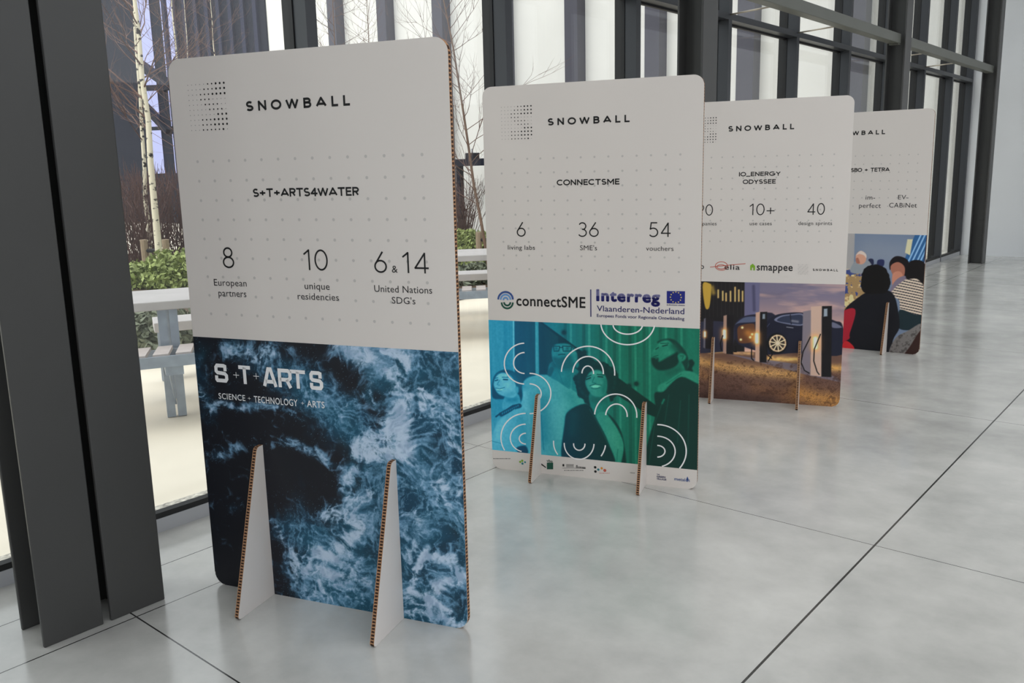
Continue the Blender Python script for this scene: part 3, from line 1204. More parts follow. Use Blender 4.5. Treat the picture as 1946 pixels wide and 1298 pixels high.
L([(420, 40), (560, 150), (560, 430), (425, 430)], .16, curve=False)
for q in ((600, 118), (745, 258), (1060, 495), (1110, 480)):
    lum.put(np.clip(lum.glow([q], 16) * 1.6, 0, 1), (.12,) * 3)
lum.img *= (0.86 + 0.28 * grain)[..., None]
E4 = lambda pts: [(x * .857 + 37, y * .857) for x, y in pts]
def S(pts, v, soft=1.6, a=1.0, **k):
    lum.put(lum.mask(E4(pts), soft, **k), (v, v, v), a)
def G(pts, r, v, a=1.0):
    lum.put(np.clip(lum.glow(E4(pts), r * .857), 0, 1), (v, v, v), a)
def T(pts, w, v, a=1.0):
    lum.put(lum.line(E4(pts), w * .857, 1.5), (v, v, v), a)
# man with glasses
S([(440, 1180), (330, 1120), (290, 740), (310, 580), (370, 505), (540, 490), (700, 590), (820, 700), (850, 900), (700, 1190)], .70)
G([(480, 700), (490, 1000)], 60, .55, .7); G([(330, 640), (350, 900)], 30, .84, .6); G([(620, 760), (640, 960)], 70, .78, .6); G([(700, 640), (760, 760)], 30, .58, .6)
T([(470, 820), (490, 1100)], 9, .45, .7); T([(700, 600), (560, 500)], 7, .48, .8)
S([(555, 380), (745, 380), (720, 500), (700, 590), (610, 540), (535, 490)], .50)
G([(580, 400), (700, 410)], 34, .26, .8); G([(640, 500)], 30, .60, .6); T([(610, 450), (650, 560)], 8, .40, .6)
S([(548, 420), (520, 470), (545, 500), (575, 440)], .30)
S([(556, 290), (575, 245), (630, 228), (700, 236), (755, 285), (764, 360), (735, 425), (650, 440), (590, 400), (562, 350)], .54)
S([(565, 345), (620, 345), (690, 330), (755, 330), (735, 420), (650, 445), (590, 405)], .34, 3)
G([(735, 300), (748, 370)], 22, .66, .7); G([(610, 262), (665, 258)], 14, .70, .7); G([(640, 285), (650, 300)], 12, .68, .8)
T([(612, 322), (640, 316), (664, 318)], 9, .22); T([(618, 334), (655, 330)], 6, .5)
for c0, c1 in ((570, 622), (645, 722)):
    T([(c0, 250), (c0 + 6, 292), (c1 - 8, 290), (c1, 252), (c0, 250)], 7, .12)
    G([((c0 + c1) / 2, 270)], 13, .30, .8)
T([(620, 262), (648, 260)], 7, .12); T([(722, 256), (762, 300)], 6, .15)
S([(752, 380), (772, 375), (780, 410), (760, 430)], .5)
# woman at the left
S([(78, 680), (64, 600), (78, 510), (115, 462), (180, 444), (255, 468), (300, 550), (316, 660), (290, 730), (250, 740), (180, 690)], .16)
G([(230, 490), (290, 570)], 34, .36, .8)
S([(176, 660), (275, 640), (300, 740), (230, 770), (150, 760)], .66); G([(200, 690), (260, 690)], 24, .46, .7)
S([(78, 560), (98, 500), (150, 470), (212, 490), (250, 540), (272, 625), (245, 670), (185, 668), (122, 645), (92, 605)], .78)
G([(130, 500), (180, 500)], 24, .90, .7); G([(190, 570), (210, 590)], 26, .86, .7); G([(235, 640), (190, 660)], 22, .60, .6)
S([(258, 590), (280, 585), (284, 625), (264, 640)], .66)
T([(160, 524), (192, 526)], 10, .12); T([(92, 534), (112, 528)], 9, .16); T([(150, 506), (196, 506)], 6, .3); T([(88, 516), (112, 510)], 6, .34)
T([(128, 530), (108, 566), (126, 572)], 6, .56)
S([(98, 596), (128, 606), (164, 594), (140, 614), (112, 614)], .98, curve=False); T([(96, 594), (128, 602), (168, 590)], 5, .35); T([(110, 618), (142, 618)], 5, .5)
S([(46, 1140), (58, 1020), (110, 880), (200, 800), (300, 760), (360, 820), (360, 1150)], .72)
G([(150, 880), (110, 1000)], 46, .84, .6); G([(300, 860), (330, 1020)], 40, .56, .6); T([(60, 1030), (140, 1050)], 6, .55)
T([(140, 812), (190, 785), (240, 752), (292, 740)], 34, .14)
for k in range(9):
    T([(150 + k * 16, 808 - k * 8), (152 + k * 16, 800 - k * 8)], 8, .5)
T([(98, 830), (130, 806)], 12, .12)
S([(268, 1085), (340, 1070), (360, 1130), (290, 1130)], .1)
# woman with curls
S([(760, 470), (800, 395), (880, 365), (980, 385), (1075, 440), (1112, 540), (1095, 640), (1040, 710), (960, 745), (860, 725), (790, 665), (760, 610), (742, 530)], .10, wob=.014)
for k in range(26):
    a_ = 2.4 * k
    G([(925 + 150 * math.cos(a_), 540 + 150 * math.sin(a_))], 13, .20, .6)
S([(868, 640), (1012, 640), (1035, 800), (960, 870), (890, 780)], .50); G([(900, 690), (990, 690)], 30, .34, .7); G([(940, 780), (960, 820)], 30, .60, .6)
S([(835, 530), (868, 468), (930, 446), (985, 474), (1010, 540), (1006, 622), (965, 664), (905, 660), (862, 622), (838, 575)], .62)
G([(990, 540), (985, 620)], 24, .44, .7); G([(900, 480), (940, 475)], 22, .76, .7); G([(872, 555)], 20, .74, .7); G([(965, 548)], 18, .70, .7); G([(910, 630)], 22, .68, .6)
T([(842, 524), (876, 510)], 10, .12); T([(938, 500), (976, 504)], 10, .12); T([(838, 506), (880, 488)], 8, .2); T([(930, 482), (988, 488)], 8, .2)
T([(906, 505), (890, 548), (918, 556)], 6, .42)
S([(878, 578), (915, 566), (960, 574), (935, 592), (900, 594)], .98, curve=False); T([(872, 576), (915, 562), (964, 572)], 5, .26); T([(884, 596), (915, 602), (950, 592)], 5, .34)
S([(925, 830), (1010, 800), (1105, 930), (1152, 1065), (1120, 1230), (1050, 1240), (1015, 1050)], .64); G([(1040, 960), (1090, 1080)], 40, .72, .6); T([(1100, 1100), (1090, 1210)], 8, .5)
S([(664, 1240), (662, 890), (700, 780), (850, 726), (930, 860), (1020, 1040), (1060, 1260)], .09); G([(740, 820), (720, 960)], 40, .17, .7); T([(870, 770), (960, 930), (1030, 1080)], 10, .2)
S([(1012, 805), (1075, 860), (1140, 990), (1170, 1240), (1125, 1240), (1150, 1070), (1100, 935)], .12)
# bearded man
S([(1450, 430), (1660, 370), (1690, 475), (1590, 530), (1490, 600), (1445, 540)], .46); G([(1520, 470), (1600, 440)], 34, .34, .7); G([(1640, 420)], 24, .54, .7)
S([(1425, 225), (1480, 192), (1560, 196), (1640, 270), (1680, 360), (1665, 460), (1640, 410), (1600, 340), (1560, 280)], .16)
S([(1412, 255), (1455, 212), (1520, 205), (1575, 262), (1615, 340), (1600, 400), (1560, 430), (1460, 440), (1400, 385), (1385, 330), (1382, 300)], .56)
G([(1560, 250), (1610, 320)], 26, .30, .8); G([(1450, 240), (1500, 222)], 18, .68, .7); G([(1500, 300), (1530, 310)], 26, .64, .7); G([(1400, 290)], 12, .66, .7)
S([(1376, 352), (1402, 345), (1432, 350), (1440, 378), (1490, 352), (1552, 318), (1592, 300), (1604, 370), (1572, 420), (1500, 446), (1430, 446), (1385, 405)], .11, 2.2)
T([(1392, 338), (1430, 326)], 8, .3); G([(1415, 352)], 8, .42, .8)
S([(1592, 330), (1622, 308), (1660, 330), (1650, 362), (1610, 378)], .56); T([(1612, 330), (1640, 330), (1630, 356)], 6, .34)
T([(1468, 250), (1508, 240)], 9, .14); T([(1412, 276), (1434, 262)], 8, .18); T([(1452, 228), (1516, 226)], 7, .26)
S([(1684, 372), (1716, 360), (1732, 400), (1712, 430), (1718, 462), (1678, 476), (1662, 448), (1682, 408)], .09, wob=.004)
S([(1320, 1290), (1345, 1050), (1410, 815), (1402, 640), (1475, 622), (1610, 500), (1760, 548), (1760, 1290)], .10)
S([(1436, 570), (1510, 535), (1625, 460), (1710, 460), (1765, 500), (1765, 560), (1625, 502), (1520, 572), (1475, 620), (1430, 618)], .62); T([(1500, 560), (1620, 480)], 7, .48)
for q in (((1475, 690), (1405, 880), (1355, 1220)), ((1616, 700), (1590, 1040)), ((1520, 650), (1486, 880)), ((1686, 650), (1675, 1130))):
    T(q, 10, .20)
G([(1480, 690), (1465, 720)], 8, .5)
lum.img *= (0.93 + 0.14 * fbm(U * 110, V * 110, 3, 77))[..., None]
lv = np.clip(lum.img[..., 0], 0, 1)[..., None]
tu = sstep(.05, .75, U / BW)[..., None]
dark = np.array([2, 48, 78]) * (1 - tu) + np.array([2, 28, 26]) * tu
light = np.array([134, 210, 226]) * (1 - tu) + np.array([92, 182, 146]) * tu
mid = np.array([16, 122, 158]) * (1 - tu) + np.array([14, 102, 80]) * tu
P.img = np.where(lv < .5, dark + (mid - dark) * lv * 2, mid + (light - mid) * (lv * 2 - 1))
P.build('people_photograph', GAIN, 'teal printed photograph of four people looking upward', False)
arcs = []
def A_(cx, cy, rx, ry, a0, a1):
    arcs.append(stroke(pxarc(zp, cx, cy, rx, ry, a0, a1, 28), .0062))
A_(325, 337, 145, 144, 92, 268); A_(325, 333, 80, 74, 92, 268)
A_(358, 548, 150, 142, 90, -90); A_(358, 550, 82, 70, 90, -62)
A_(330, 858, 174, 170, 90, 212); A_(330, 862, 108, 98, 90, 255); A_(332, 866, 47, 38, 90, 270)
A_(770, 405, 188, 190, 177, -5); A_(770, 405, 108, 118, 178, -3); A_(768, 408, 41, 54, 178, -3)
A_(965, 706, 149, 154, 176, -5); A_(970, 706, 76, 84, 176, -5)
A_(1050, 48, 190, 156, 185, 352); A_(1050, 62, 104, 68, 184, 352)
A_(712, 892, 185, 160, 176, 213); A_(712, 892, 182, 170, 325, 353); A_(707, 900, 105, 112, 178, 358); A_(708, 905, 40, 43, 172, 365)
A_(1258, 955, 204, 188, 90, -40); A_(1258, 957, 126, 108, 90, -75); A_(1258, 955, 54, 41, 90, -90)
flat(b, 'white_arcs', arcs, M['whiteink'], 2)
# partner logos in the bottom strip
def rp(x0, x1, y0, y1):
    q = [b.uv(*zp(*p)) for p in ((x0, y1), (x1, y1), (x1, y0), (x0, y0))]
    return [tuple(k) for k in q], [(0, 1, 2, 3)]
flat(b, 'small_print', [rp(102, 111, 1005, 1009), rp(115, 120, 1005, 1009), rp(124, 136, 1005, 1009), rp(140, 147, 1005, 1009), rp(151, 161, 1005, 1009), rp(165, 174, 1005, 1009), rp(178, 183, 1005, 1009), rp(187, 199, 1005, 1009), rp(203, 210, 1005, 1009), rp(214, 222, 1005, 1009)], M['ink'], 2)
flat(b, 'partner_logo', [disc(*b.uv(*zp(292, 1030)), .0035 * 1.6), disc(*b.uv(*zp(306, 1022)), .006)], M['limeink'], 2, 'green and teal leaf logo').parent
flat(b, 'partner_logo', [disc(*b.uv(*zp(308, 1042)), .006), disc(*b.uv(*zp(326, 1032)), .005)], M['tealink'], 2)
flat(b, 'partner_logo', [rp(480, 524, 1035, 1082)], M['greenink'], 2, 'dark green square logo')
flat(b, 'partner_logo', [([tuple(b.uv(*zp(*p))) for p in ((440, 1040), (476, 1068), (470, 1072), (442, 1052))], [(3, 2, 1, 0)])], M['black'], 2)
text(b, 'vibo', 'partner_lettering', zp(478, 1030), zp(520, 1033), zp(478, 1018), 0.02, 1.0, 'greenink', low=True)
text(b, 'fluxes', 'partner_lettering', zp(684, 1074), zp(752, 1078), zp(684, 1054), 0.01, 1.0, 'ink', low=False)
flat(b, 'partner_logo', [rp(590, 602, 1045, 1062), rp(616, 670, 1048, 1051), rp(616, 668, 1055, 1058), rp(616, 670, 1063, 1066), rp(588, 755, 1073, 1075)], M['ink'], 2)
flat(b, 'small_print', [rp(602, 611, 1088, 1092), rp(615, 620, 1088, 1092), rp(624, 636, 1088, 1092), rp(640, 647, 1088, 1092), rp(651, 661, 1088, 1092), rp(665, 674, 1088, 1092), rp(678, 683, 1088, 1092), rp(687, 699, 1088, 1092), rp(703, 710, 1088, 1092), rp(714, 724, 1088, 1092), rp(728, 737, 1088, 1092)], M['ink'], 2)
flat(b, 'partner_logo', [disc(*b.uv(*zp(820, 1068)), .0065), disc(*b.uv(*zp(822, 1098)), .0065)], M['black'], 2)
flat(b, 'partner_logo', [disc(*b.uv(*zp(842, 1084)), .006)], M['tealink'], 2)
flat(b, 'partner_logo', [disc(*b.uv(*zp(866, 1075)), .006)], M['orangeink'], 2)
flat(b, 'partner_logo', [disc(*b.uv(*zp(888, 1090)), .0075)], M['redink'], 2)
flat(b, 'small_print', [rp(850, 859, 1108, 1111), rp(863, 868, 1108, 1111), rp(872, 884, 1108, 1111), rp(888, 895, 1108, 1111), rp(899, 909, 1108, 1111), rp(913, 922, 1108, 1111)], M['redink'], 2)
text(b, 'SNOW', 'partner_lettering', zp(1066, 1110), zp(1100, 1112), zp(1066, 1103), 0.02, 1.2, 'black')
text(b, 'THE', 'partner_lettering', zp(1254, 1122), zp(1274, 1123), zp(1254, 1114), 0.03, 1.0, 'navy')
text(b, 'GREEN', 'partner_lettering', zp(1253, 1139), zp(1315, 1144), zp(1253, 1127), 0.03, 1.0, 'navy')
text(b, 'VILLAGE', 'partner_lettering', zp(1253, 1155), zp(1322, 1160), zp(1253, 1144), 0.03, 1.0, 'navy')
text(b, 'metalot', 'partner_lettering', zp(1378, 1162), zp(1488, 1168), zp(1378, 1148), 0.012, 1.0, 'blueink', low=True)
flat(b, 'partner_logo', [([tuple(b.uv(*zp(*p))) for p in ((1470, 1174), (1478, 1152), (1470, 1132), (1462, 1152))], [(0, 1, 2, 3)])], M['blueink'], 2)

# ================================================================== board three: chargers
b = B[2]
board_root(2, 'white board with dusk photograph of a dark car at charging posts', 0.404, 0.145)
dot_logo(b)
dot_grid(b)
g, h = zoom(1320, 170, 4.14), zoom(1310, 470, 3.9333)
caps(b, 'SNOWBALL', 'lettering', g(263, 332), g(785, 313), g(263, 289), 0.225, 0.5)
caps(b, 'IO_ENERGY', 'heading', g(347, 683), g(677, 680), g(347, 649), 0.205, 0.16)
caps(b, 'ODYSSEE', 'heading', g(378, 745), g(640, 740), g(378, 710), 0.205, 0.16)
numerals(b, '90', 'number', g(16, 992), g(143, 991), g(16, 906))
numerals(b, '10', 'number', g(427, 989), g(549, 988), g(427, 900))
numerals(b, '+', 'number', g(563, 986), g(630, 986), g(563, 899))
numerals(b, '40', 'number', g(885, 986), g(1022, 985), g(885, 896))
text(b, 'companies', 'caption', g(-20, 1070), g(173, 1069), g(-20, 1042), -0.002, 1.03, 'ink')
text(b, 'use cases', 'caption', g(433, 1068), g(607, 1068), g(433, 1040), -0.002, 1.03, 'ink')
text(b, 'design sprints', 'caption', g(815, 1067), g(1082, 1066), g(815, 1039), -0.002, 1.03, 'ink')
text(b, 'o', 'logo_lettering', h(80, 161), h(110, 162), h(80, 134), 0.01, 1.0, 'ink', low=True)
text(b, 'elia', 'logo_lettering', h(262, 165), h(377, 168), h(262, 140), 0.012, 1.1, 'ink', low=True)
flat(b, 'ring_emblem', [stroke(pxarc(h, 240, 140, 46, 32, 0, 360), .004), stroke(pxarc(h, 238, 146, 32, 16, 0, 360), .004),
                        stroke([tuple(b.uv(*h(155, 148))), tuple(b.uv(*h(300, 133))), tuple(b.uv(*h(420, 122)))], .004)], M['redink'], 2)
text(b, 'smappee', 'logo_lettering', h(503, 172), h(772, 176), h(503, 136), 0.016, 1.06, 'ink', low=True)
flat(b, 'house_emblem', [([tuple(b.uv(*h(*p))) for p in ((455, 170), (468, 172), (468, 152), (478, 152), (478, 173), (490, 172), (492, 140), (474, 122), (455, 136))], [(0, 1, 2, 8), (2, 3, 7, 8), (3, 4, 5, 6), (3, 6, 7)])], M['limeink'], 2)
caps(b, 'SNOWBALL', 'logo_lettering', h(922, 176), h(1112, 180), h(922, 159), .2, .46)
dots = []
for r_ in range(8):
    for c_ in range(8):
        u_, v_ = b.uv(*h(815 + c_ * 10, 130 + r_ * 10))
        dots.append(disc(u_, v_, .0018 + .0012 * ((r_ + c_) % 3 == 0), 6))
flat(b, 'small_dot_logo', dots, M['dotink'], 2)
P = Paint(b, 0.0005, 0.757, 0.0028, h)
U, V = P.U, P.V
# sky
tt = sstep(.36, .74, V)[..., None]
P.img = np.array([196, 150, 130]) * (1 - tt) + np.array([104, 98, 118]) * tt
cl = fbm(U * 5, V * 16, 5, 3)
P.put(sstep(.48, .72, cl), (96, 90, 108), .6)
P.put(sstep(.5, .75, fbm(U * 4 + 3, V * 20, 4, 9)), (214, 168, 146), .45)
# ground
P.poly([(-300, 775), (1300, 790), (1300, 1300), (-300, 1300)], (92, 66, 56), curve=False, soft=2)
gn = fbm(U * 50, V * 60, 4, 2)
for pts, r_, c_, a_ in (([(70, 850), (300, 900), (600, 935), (800, 955)], 42, (214, 164, 96), .85), ([(600, 830), (800, 840)], 22, (224, 178, 104), .9),
                        ([(150, 785), (300, 770)], 14, (214, 170, 110), .8), ([(340, 790), (470, 795)], 12, (210, 165, 110), .8), ([(1050, 900), (1140, 905)], 30, (216, 164, 86), .9),
                        ([(820, 1090), (950, 1130), (1140, 1160)], 70, (196, 140, 70), .85), ([(70, 930), (120, 960)], 40, (180, 130, 80), .6), ([(500, 1060), (760, 1120)], 60, (140, 96, 58), .5)):
    P.put(np.clip(P.glow(pts, r_), 0, 1) * (.45 + .9 * gn), c_, a_)
P.poly([(300, 800), (850, 880), (1100, 970), (1140, 1010), (900, 960), (600, 880)], (104, 100, 116), .7, curve=False)
P.put(sstep(.5, .8, gn) * (V < .26), (60, 38, 30), .6)
P.put((rng.rand(*U.shape) > .88) * (V < .22), (44, 28, 24), .6)
P.put(np.clip(P.glow([(-100, 1130), (600, 1140)], 60), 0, 1), (52, 36, 34), .6)
# building
P.poly([(-350, 150), (415, 150), (412, 780), (-350, 780)], (24, 22, 24), curve=False)
for k in range(24):
    P.put(P.line([(-300 + k * 30, 250), (-300 + k * 30, 520)], 4), (42, 38, 38), .8)
P.poly([(100, 275), (150, 270), (165, 300), (150, 445), (118, 445)], (200, 160, 60), .85)
P.put(P.glow([(170, 300), (180, 340)], 18), (170, 140, 60), .7)
for x_, y0_, y1_ in ((216, 320, 375), (250, 330, 395), (275, 345, 400), (308, 330, 402), (342, 300, 402), (370, 320, 402), (398, 330, 402)):
    P.put(P.line([(x_, y0_), (x_, y1_)], 10, 3), (236, 196, 120), .95)
P.poly([(415, 240), (528, 240), (520, 560), (412, 560)], (92, 90, 118), curve=False)
P.put(P.line([(480, 290), (485, 470)], 22, 4), (58, 56, 80), .7)
# cars
P.poly([(-200, 640), (60, 560), (250, 555), (330, 590), (335, 700), (250, 780), (-200, 780)], (40, 40, 56))
P.poly([(335, 600), (350, 560), (400, 518), (500, 500), (640, 505), (660, 720), (560, 780), (400, 740), (345, 690)], (30, 30, 46))
P.poly([(345, 575), (410, 525), (500, 520), (500, 555), (380, 565)], (78, 86, 110), .9)
P.poly([(370, 590), (470, 570), (490, 600), (480, 700), (380, 715), (360, 660)], (96, 58, 34), .9)
P.put(np.clip(P.glow([(440, 640), (480, 680)], 30), 0, 1), (170, 110, 50), .8)
for q in ((396, 600), (455, 672), (470, 650), (385, 690)):
    P.put(np.clip(P.glow([q], 8) * 1.5, 0, 1), (255, 220, 150))
P.poly([(560, 790), (565, 610), (590, 545), (650, 505), (760, 488), (860, 490), (990, 515), (1090, 550), (1145, 585), (1150, 800), (800, 790)], (20, 22, 38))
P.poly([(635, 545), (680, 512), (760, 500), (850, 500), (850, 582), (720, 572)], (104, 108, 130))
P.poly([(655, 547), (690, 520), (760, 508), (845, 508), (845, 574), (720, 564)], (40, 46, 66))
P.put(P.line([(755, 505), (762, 572)], 8), (24, 26, 40))
P.put(P.glow([(770, 550), (810, 556)], 10), (120, 120, 130), .8)
P.poly([(1065, 560), (1110, 575), (1140, 600), (1070, 600)], (90, 92, 110))
P.put(P.line([(600, 570), (560, 620)], 6), (50, 52, 74))
P.put(P.line([(728, 596), (775, 602)], 7), (110, 110, 120))
el = lambda cx, cy, rx, ry: [(cx + rx * math.cos(t), cy + ry * math.sin(t)) for t in np.linspace(0, 2 * math.pi, 25)[:-1]]
P.poly(el(656, 718, 78, 78), (10, 10, 14))
P.poly(el(660, 717, 64, 64), (196, 166, 132))
P.poly(el(660, 717, 53, 53), (44, 36, 32))
for k in range(10):
    t = 2 * math.pi * k / 10 + .2
    P.put(P.line([(660, 717), (660 + 60 * math.cos(t), 717 + 60 * math.sin(t))], 9), (214, 184, 150))
P.poly(el(660, 717, 10, 10), (200, 180, 160))
# charging posts
def post(x0, x1, x2, y0, y1, front, side):
    P.poly([(x1, y0 + 2), (x2, y0), (x2 - 6, y1 + 4), (x1 - 4, y1)], side, curve=False)
    P.poly([(x0 + 4, y0 + 6), (x1, y0), (x1 - 4, y1), (x0, y1 - 8)], front, curve=False)
post(105, 122, 180, 528, 756, (92, 88, 98), (26, 22, 26))
post(252, 280, 333, 506, 796, (150, 120, 106), (20, 17, 20))
post(492, 528, 582, 482, 858, (176, 142, 122), (18, 15, 18))
P.poly([(850, 480), (915, 468), (902, 940), (862, 930), (838, 900)], (112, 104, 112), curve=False)
post(905, 990, 1066, 438, 966, (178, 150, 134), (14, 12, 15))
P.poly([(1006, 460), (1032, 458), (1032, 515), (1004, 518)], (130, 140, 150), curve=False)
P.poly([(548, 498), (566, 498), (566, 535), (546, 535)], (120, 130, 140), curve=False)
for q in ((116, 650, 9), (262, 650, 15), (504, 680, 17), (942, 715, 20)):
    P.put(np.clip(P.glow([(q[0], q[1] - q[2] * 1.6), (q[0], q[1] + q[2] * 1.6)], q[2] * 1.9), 0, 1), (235, 160, 80), .75)
    P.put(np.clip(P.glow([(q[0], q[1] - q[2] * 1.6), (q[0], q[1] + q[2] * 1.6)], q[2] * .7) * 1.5, 0, 1), (255, 238, 190))
for pts in ([(980, 650), (935, 760), (930, 850), (955, 930), (970, 950)], [(905, 670), (850, 780), (835, 860), (860, 920), (895, 940)], [(585, 705), (600, 760), (620, 800), (590, 850)], [(575, 700), (580, 800), (615, 830)],
            [(465, 750), (465, 830), (480, 845)], [(345, 740), (350, 780), (335, 780)], [(250, 660), (232, 720), (240, 770)]):
    P.put(P.line(pts, 9), (12, 10, 12))
P.build('charging_photograph', GAIN, 'printed dusk photograph of a dark car beside charging posts')

# ================================================================== board four: meeting
b = B[3]
board_root(3, 'farthest white board with photograph of people seated around a table', 0.395, 0.15)
dot_logo(b)
dot_grid(b)
caps(b, 'SNOWBALL', 'lettering', g(1077, 365), g(1500, 355), g(1077, 331), 0.225, 0.5)
caps(b, 'SBO + TETRA', 'heading', g(1228, 650), g(1535, 645), g(1228, 619), 0.205, 0.16)
text(b, 'im-', 'caption', g(1345, 867), g(1420, 866), g(1345, 833), 0.0, 1.05, 'ink')
text(b, 'perfect', 'caption', g(1293, 932), g(1465, 931), g(1293, 896), 0.0, 1.05, 'ink')
text(b, 'EV-', 'caption', g(1600, 865), g(1682, 864), g(1600, 831), 0.0, 1.05, 'ink')
text(b, 'CABiNet', 'caption', g(1530, 930), g(1748, 928), g(1530, 894), 0.0, 1.05, 'ink')
P = Paint(b, 0.0005, 0.922, 0.0032, h)
U, V = P.U, P.V
P.img[:] = (100, 114, 136)
P.poly([(700, -200), (1240, -200), (1225, 300), (700, 300)], (150, 146, 144), curve=False)
P.put(np.clip(P.glow([(1350, 30), (1550, 60)], 130), 0, 1), (128, 134, 146), .6)
P.poly([(1690, -100), (1830, -100), (1830, 110), (1600, 110)], (40, 84, 130), curve=False)
for x_ in (1700, 1730, 1765, 1790):
    P.put(P.line([(x_ + 30, -90), (x_ - 60, 100)], 12), (130, 170, 210), .9)
P.poly([(1630, -60), (1670, -60), (1650, 60), (1612, 40)], (190, 184, 150), curve=False)
P.poly([(1775, -100), (1835, -100), (1835, 150), (1745, 150)], (28, 30, 44), .9, curve=False)
P.put(P.line([(1800, -90), (1760, 120)], 8), (150, 160, 180))
P.poly([(1340, 90), (1375, 90), (1375, 135), (1345, 135)], (30, 34, 60)); P.poly([(1410, 95), (1455, 95), (1450, 140), (1405, 135)], (34, 40, 76))
P.poly([(900, 200), (1165, 170), (1310, 190), (1330, 420), (900, 480)], (150, 122, 84))
P.put(sstep(.52, .62, fbm(U * 22, V * 22, 3, 4)) * P.mask([(1000, 190), (1300, 190), (1320, 400), (1000, 440)]), (216, 190, 140), .9)
P.put(sstep(.60, .66, fbm(U * 26, V * 26, 3, 14)) * P.mask([(1000, 190), (1300, 190), (1320, 400), (1000, 440)]), (44, 60, 120), .9)
P.poly([(1205, 185), (1225, 120), (1265, 95), (1330, 95), (1362, 130), (1365, 160), (1300, 195)], (128, 134, 140))
P.poly(el(1283, 78, 40, 50), (186, 138, 116)); P.poly([(1245, 60), (1280, 26), (1320, 50), (1322, 80), (1305, 60), (1270, 50)], (196, 180, 170))
P.poly([(1245, 85), (1262, 80), (1275, 118), (1250, 118)], (150, 96, 80))
P.poly([(1500, 170), (1498, 110), (1540, 68), (1600, 75), (1640, 110), (1650, 200), (1600, 210), (1530, 130)], (16, 10, 14))
P.poly([(1505, 140), (1560, 110), (1610, 150), (1600, 230), (1560, 245), (1520, 205)], (150, 96, 78))
P.poly([(1520, 200), (1570, 180), (1595, 215), (1560, 290), (1520, 300)], (176, 118, 96))
P.poly([(1540, 250), (1600, 215), (1640, 240), (1560, 330), (1500, 330)], (110, 100, 116))
st = P.mask([(1500, 350), (1560, 280), (1640, 230), (1720, 235), (1760, 280), (1755, 520), (1660, 500), (1580, 470), (1570, 400), (1530, 370)])
P.put(st, (194, 178, 160))
wv = (np.sin((V * 1.0 + 0.10 * (U - .8) ** 2 + .15 * U) * 2 * math.pi / .021) > .35)
P.put(st * wv, (58, 52, 56))
P.poly([(1620, 230), (1640, 120), (1690, 95), (1750, 110), (1775, 180), (1770, 290), (1700, 235)], (14, 10, 12))
P.poly([(1560, 520), (1580, 465), (1680, 500), (1760, 515), (1760, 590), (1640, 620), (1560, 600)], (20, 36, 42))
P.poly([(1100, 900), (1160, 600), (1160, 470), (1270, 370), (1340, 335), (1470, 320), (1530, 360), (1560, 470), (1570, 600), (1520, 700), (1480, 900)], (14, 15, 22))
P.poly([(1290, 310), (1285, 220), (1320, 150), (1400, 130), (1470, 165), (1505, 260), (1480, 330), (1440, 345), (1330, 345)], (10, 8, 9), wob=.006)
P.poly([(900, 640), (1140, 480), (1242, 470), (1200, 640), (1170, 700), (900, 800)], (150, 28, 44))
P.poly([(1145, 720), (1180, 700), (1230, 745), (1222, 785), (1150, 785)], (176, 34, 40))
P.poly([(1490, 800), (1540, 680), (1640, 620), (1730, 570), (1730, 640), (1640, 790), (1560, 830)], (104, 100, 98))
P.put(sstep(.5, .7, fbm(U * 60, V * 60, 3, 6)) * P.mask([(1490, 800), (1540, 680), (1640, 620), (1730, 570), (1730, 640), (1640, 790)]), (58, 54, 52), .7)
P.poly([(1600, 830), (1650, 740), (1740, 620), (1740, 840)], (46, 26, 22))
P.build('meeting_photograph', GAIN, 'printed photograph of people around a meeting table')

# ------------------------------------------------------------------ the terrace outside the glazing
def terr(o, label, cat, group=None):
    return tag(o, label, cat, group)


struct(MB().box(-45, -3.5, YB, YF, -0.2, -0.005).build('trim_1', M['terrace']))
struct(MB().box(-3.64, -3.50, YB, YF, -0.05, 0.006).build('trim_2', M['gravel']))
struct(MB().box(-16.5, -6.9, 0.5, YF, -0.1, 0.06).build('trim_3', M['soil']))

# the wing across the courtyard
an = empty('annex_building', (-14, YF, 0))
tag(an, 'white panelled building across the terrace with tall dark vertical fins', 'building')
def an_part(name, mb, m):
    o = mb.build(name, m, an)
    o.data.transform(Matrix.Translation((14, -YF, 0)))
    return o
an_part('white_wall', MB().box(-21.5, -3.55, YF, YF + 0.4, 0, 9), M['wallwhite'])
for k in range(9):
    x = -18.32 + 1.89 * k
    if x > -4:
        continue
    an_part('fin', MB().box(x - 0.16, x + 0.16, YF - 0.28, YF, 0, 9), M['fin'])
an_part('dark_wall', MB().box(-45, -21.5, YF - 0.05, YF + 0.4, 0, 9), M['darkclad'])
for k in range(9):
    x = -21.9 - 0.62 * k
    an_part('rib', MB().box(x - 0.09, x + 0.09, YF - 0.13, YF - 0.05, 0, 9), M['darkrib'])
# tall mirror-like windows with dark braces
def strip(xa, xb):
    pa_, pb_ = on_y(xa, 5, YF - 0.07), on_y(xb, 5, YF - 0.07)
    z0_ = on_y(300, 330, YF - 0.07)[2]
    return an_part('window', MB().box(pa_[0], pb_[0], YF - 0.08, YF - 0.05, z0_, 9), M['skyglass'])
strip(257, 283)
strip(304, 325)
def brace(p, q, w):
    a_, c_ = Vector(on_y(*p, YF - 0.12)), Vector(on_y(*q, YF - 0.12))
    an_part('brace', MB().tube([a_, c_], [w, w], 4), M['darkclad'])
brace((258, 118), (325, 165), .16); brace((255, 168), (330, 166), .12); brace((262, 190), (320, 250), .13); brace((270, 245), (330, 243), .08)

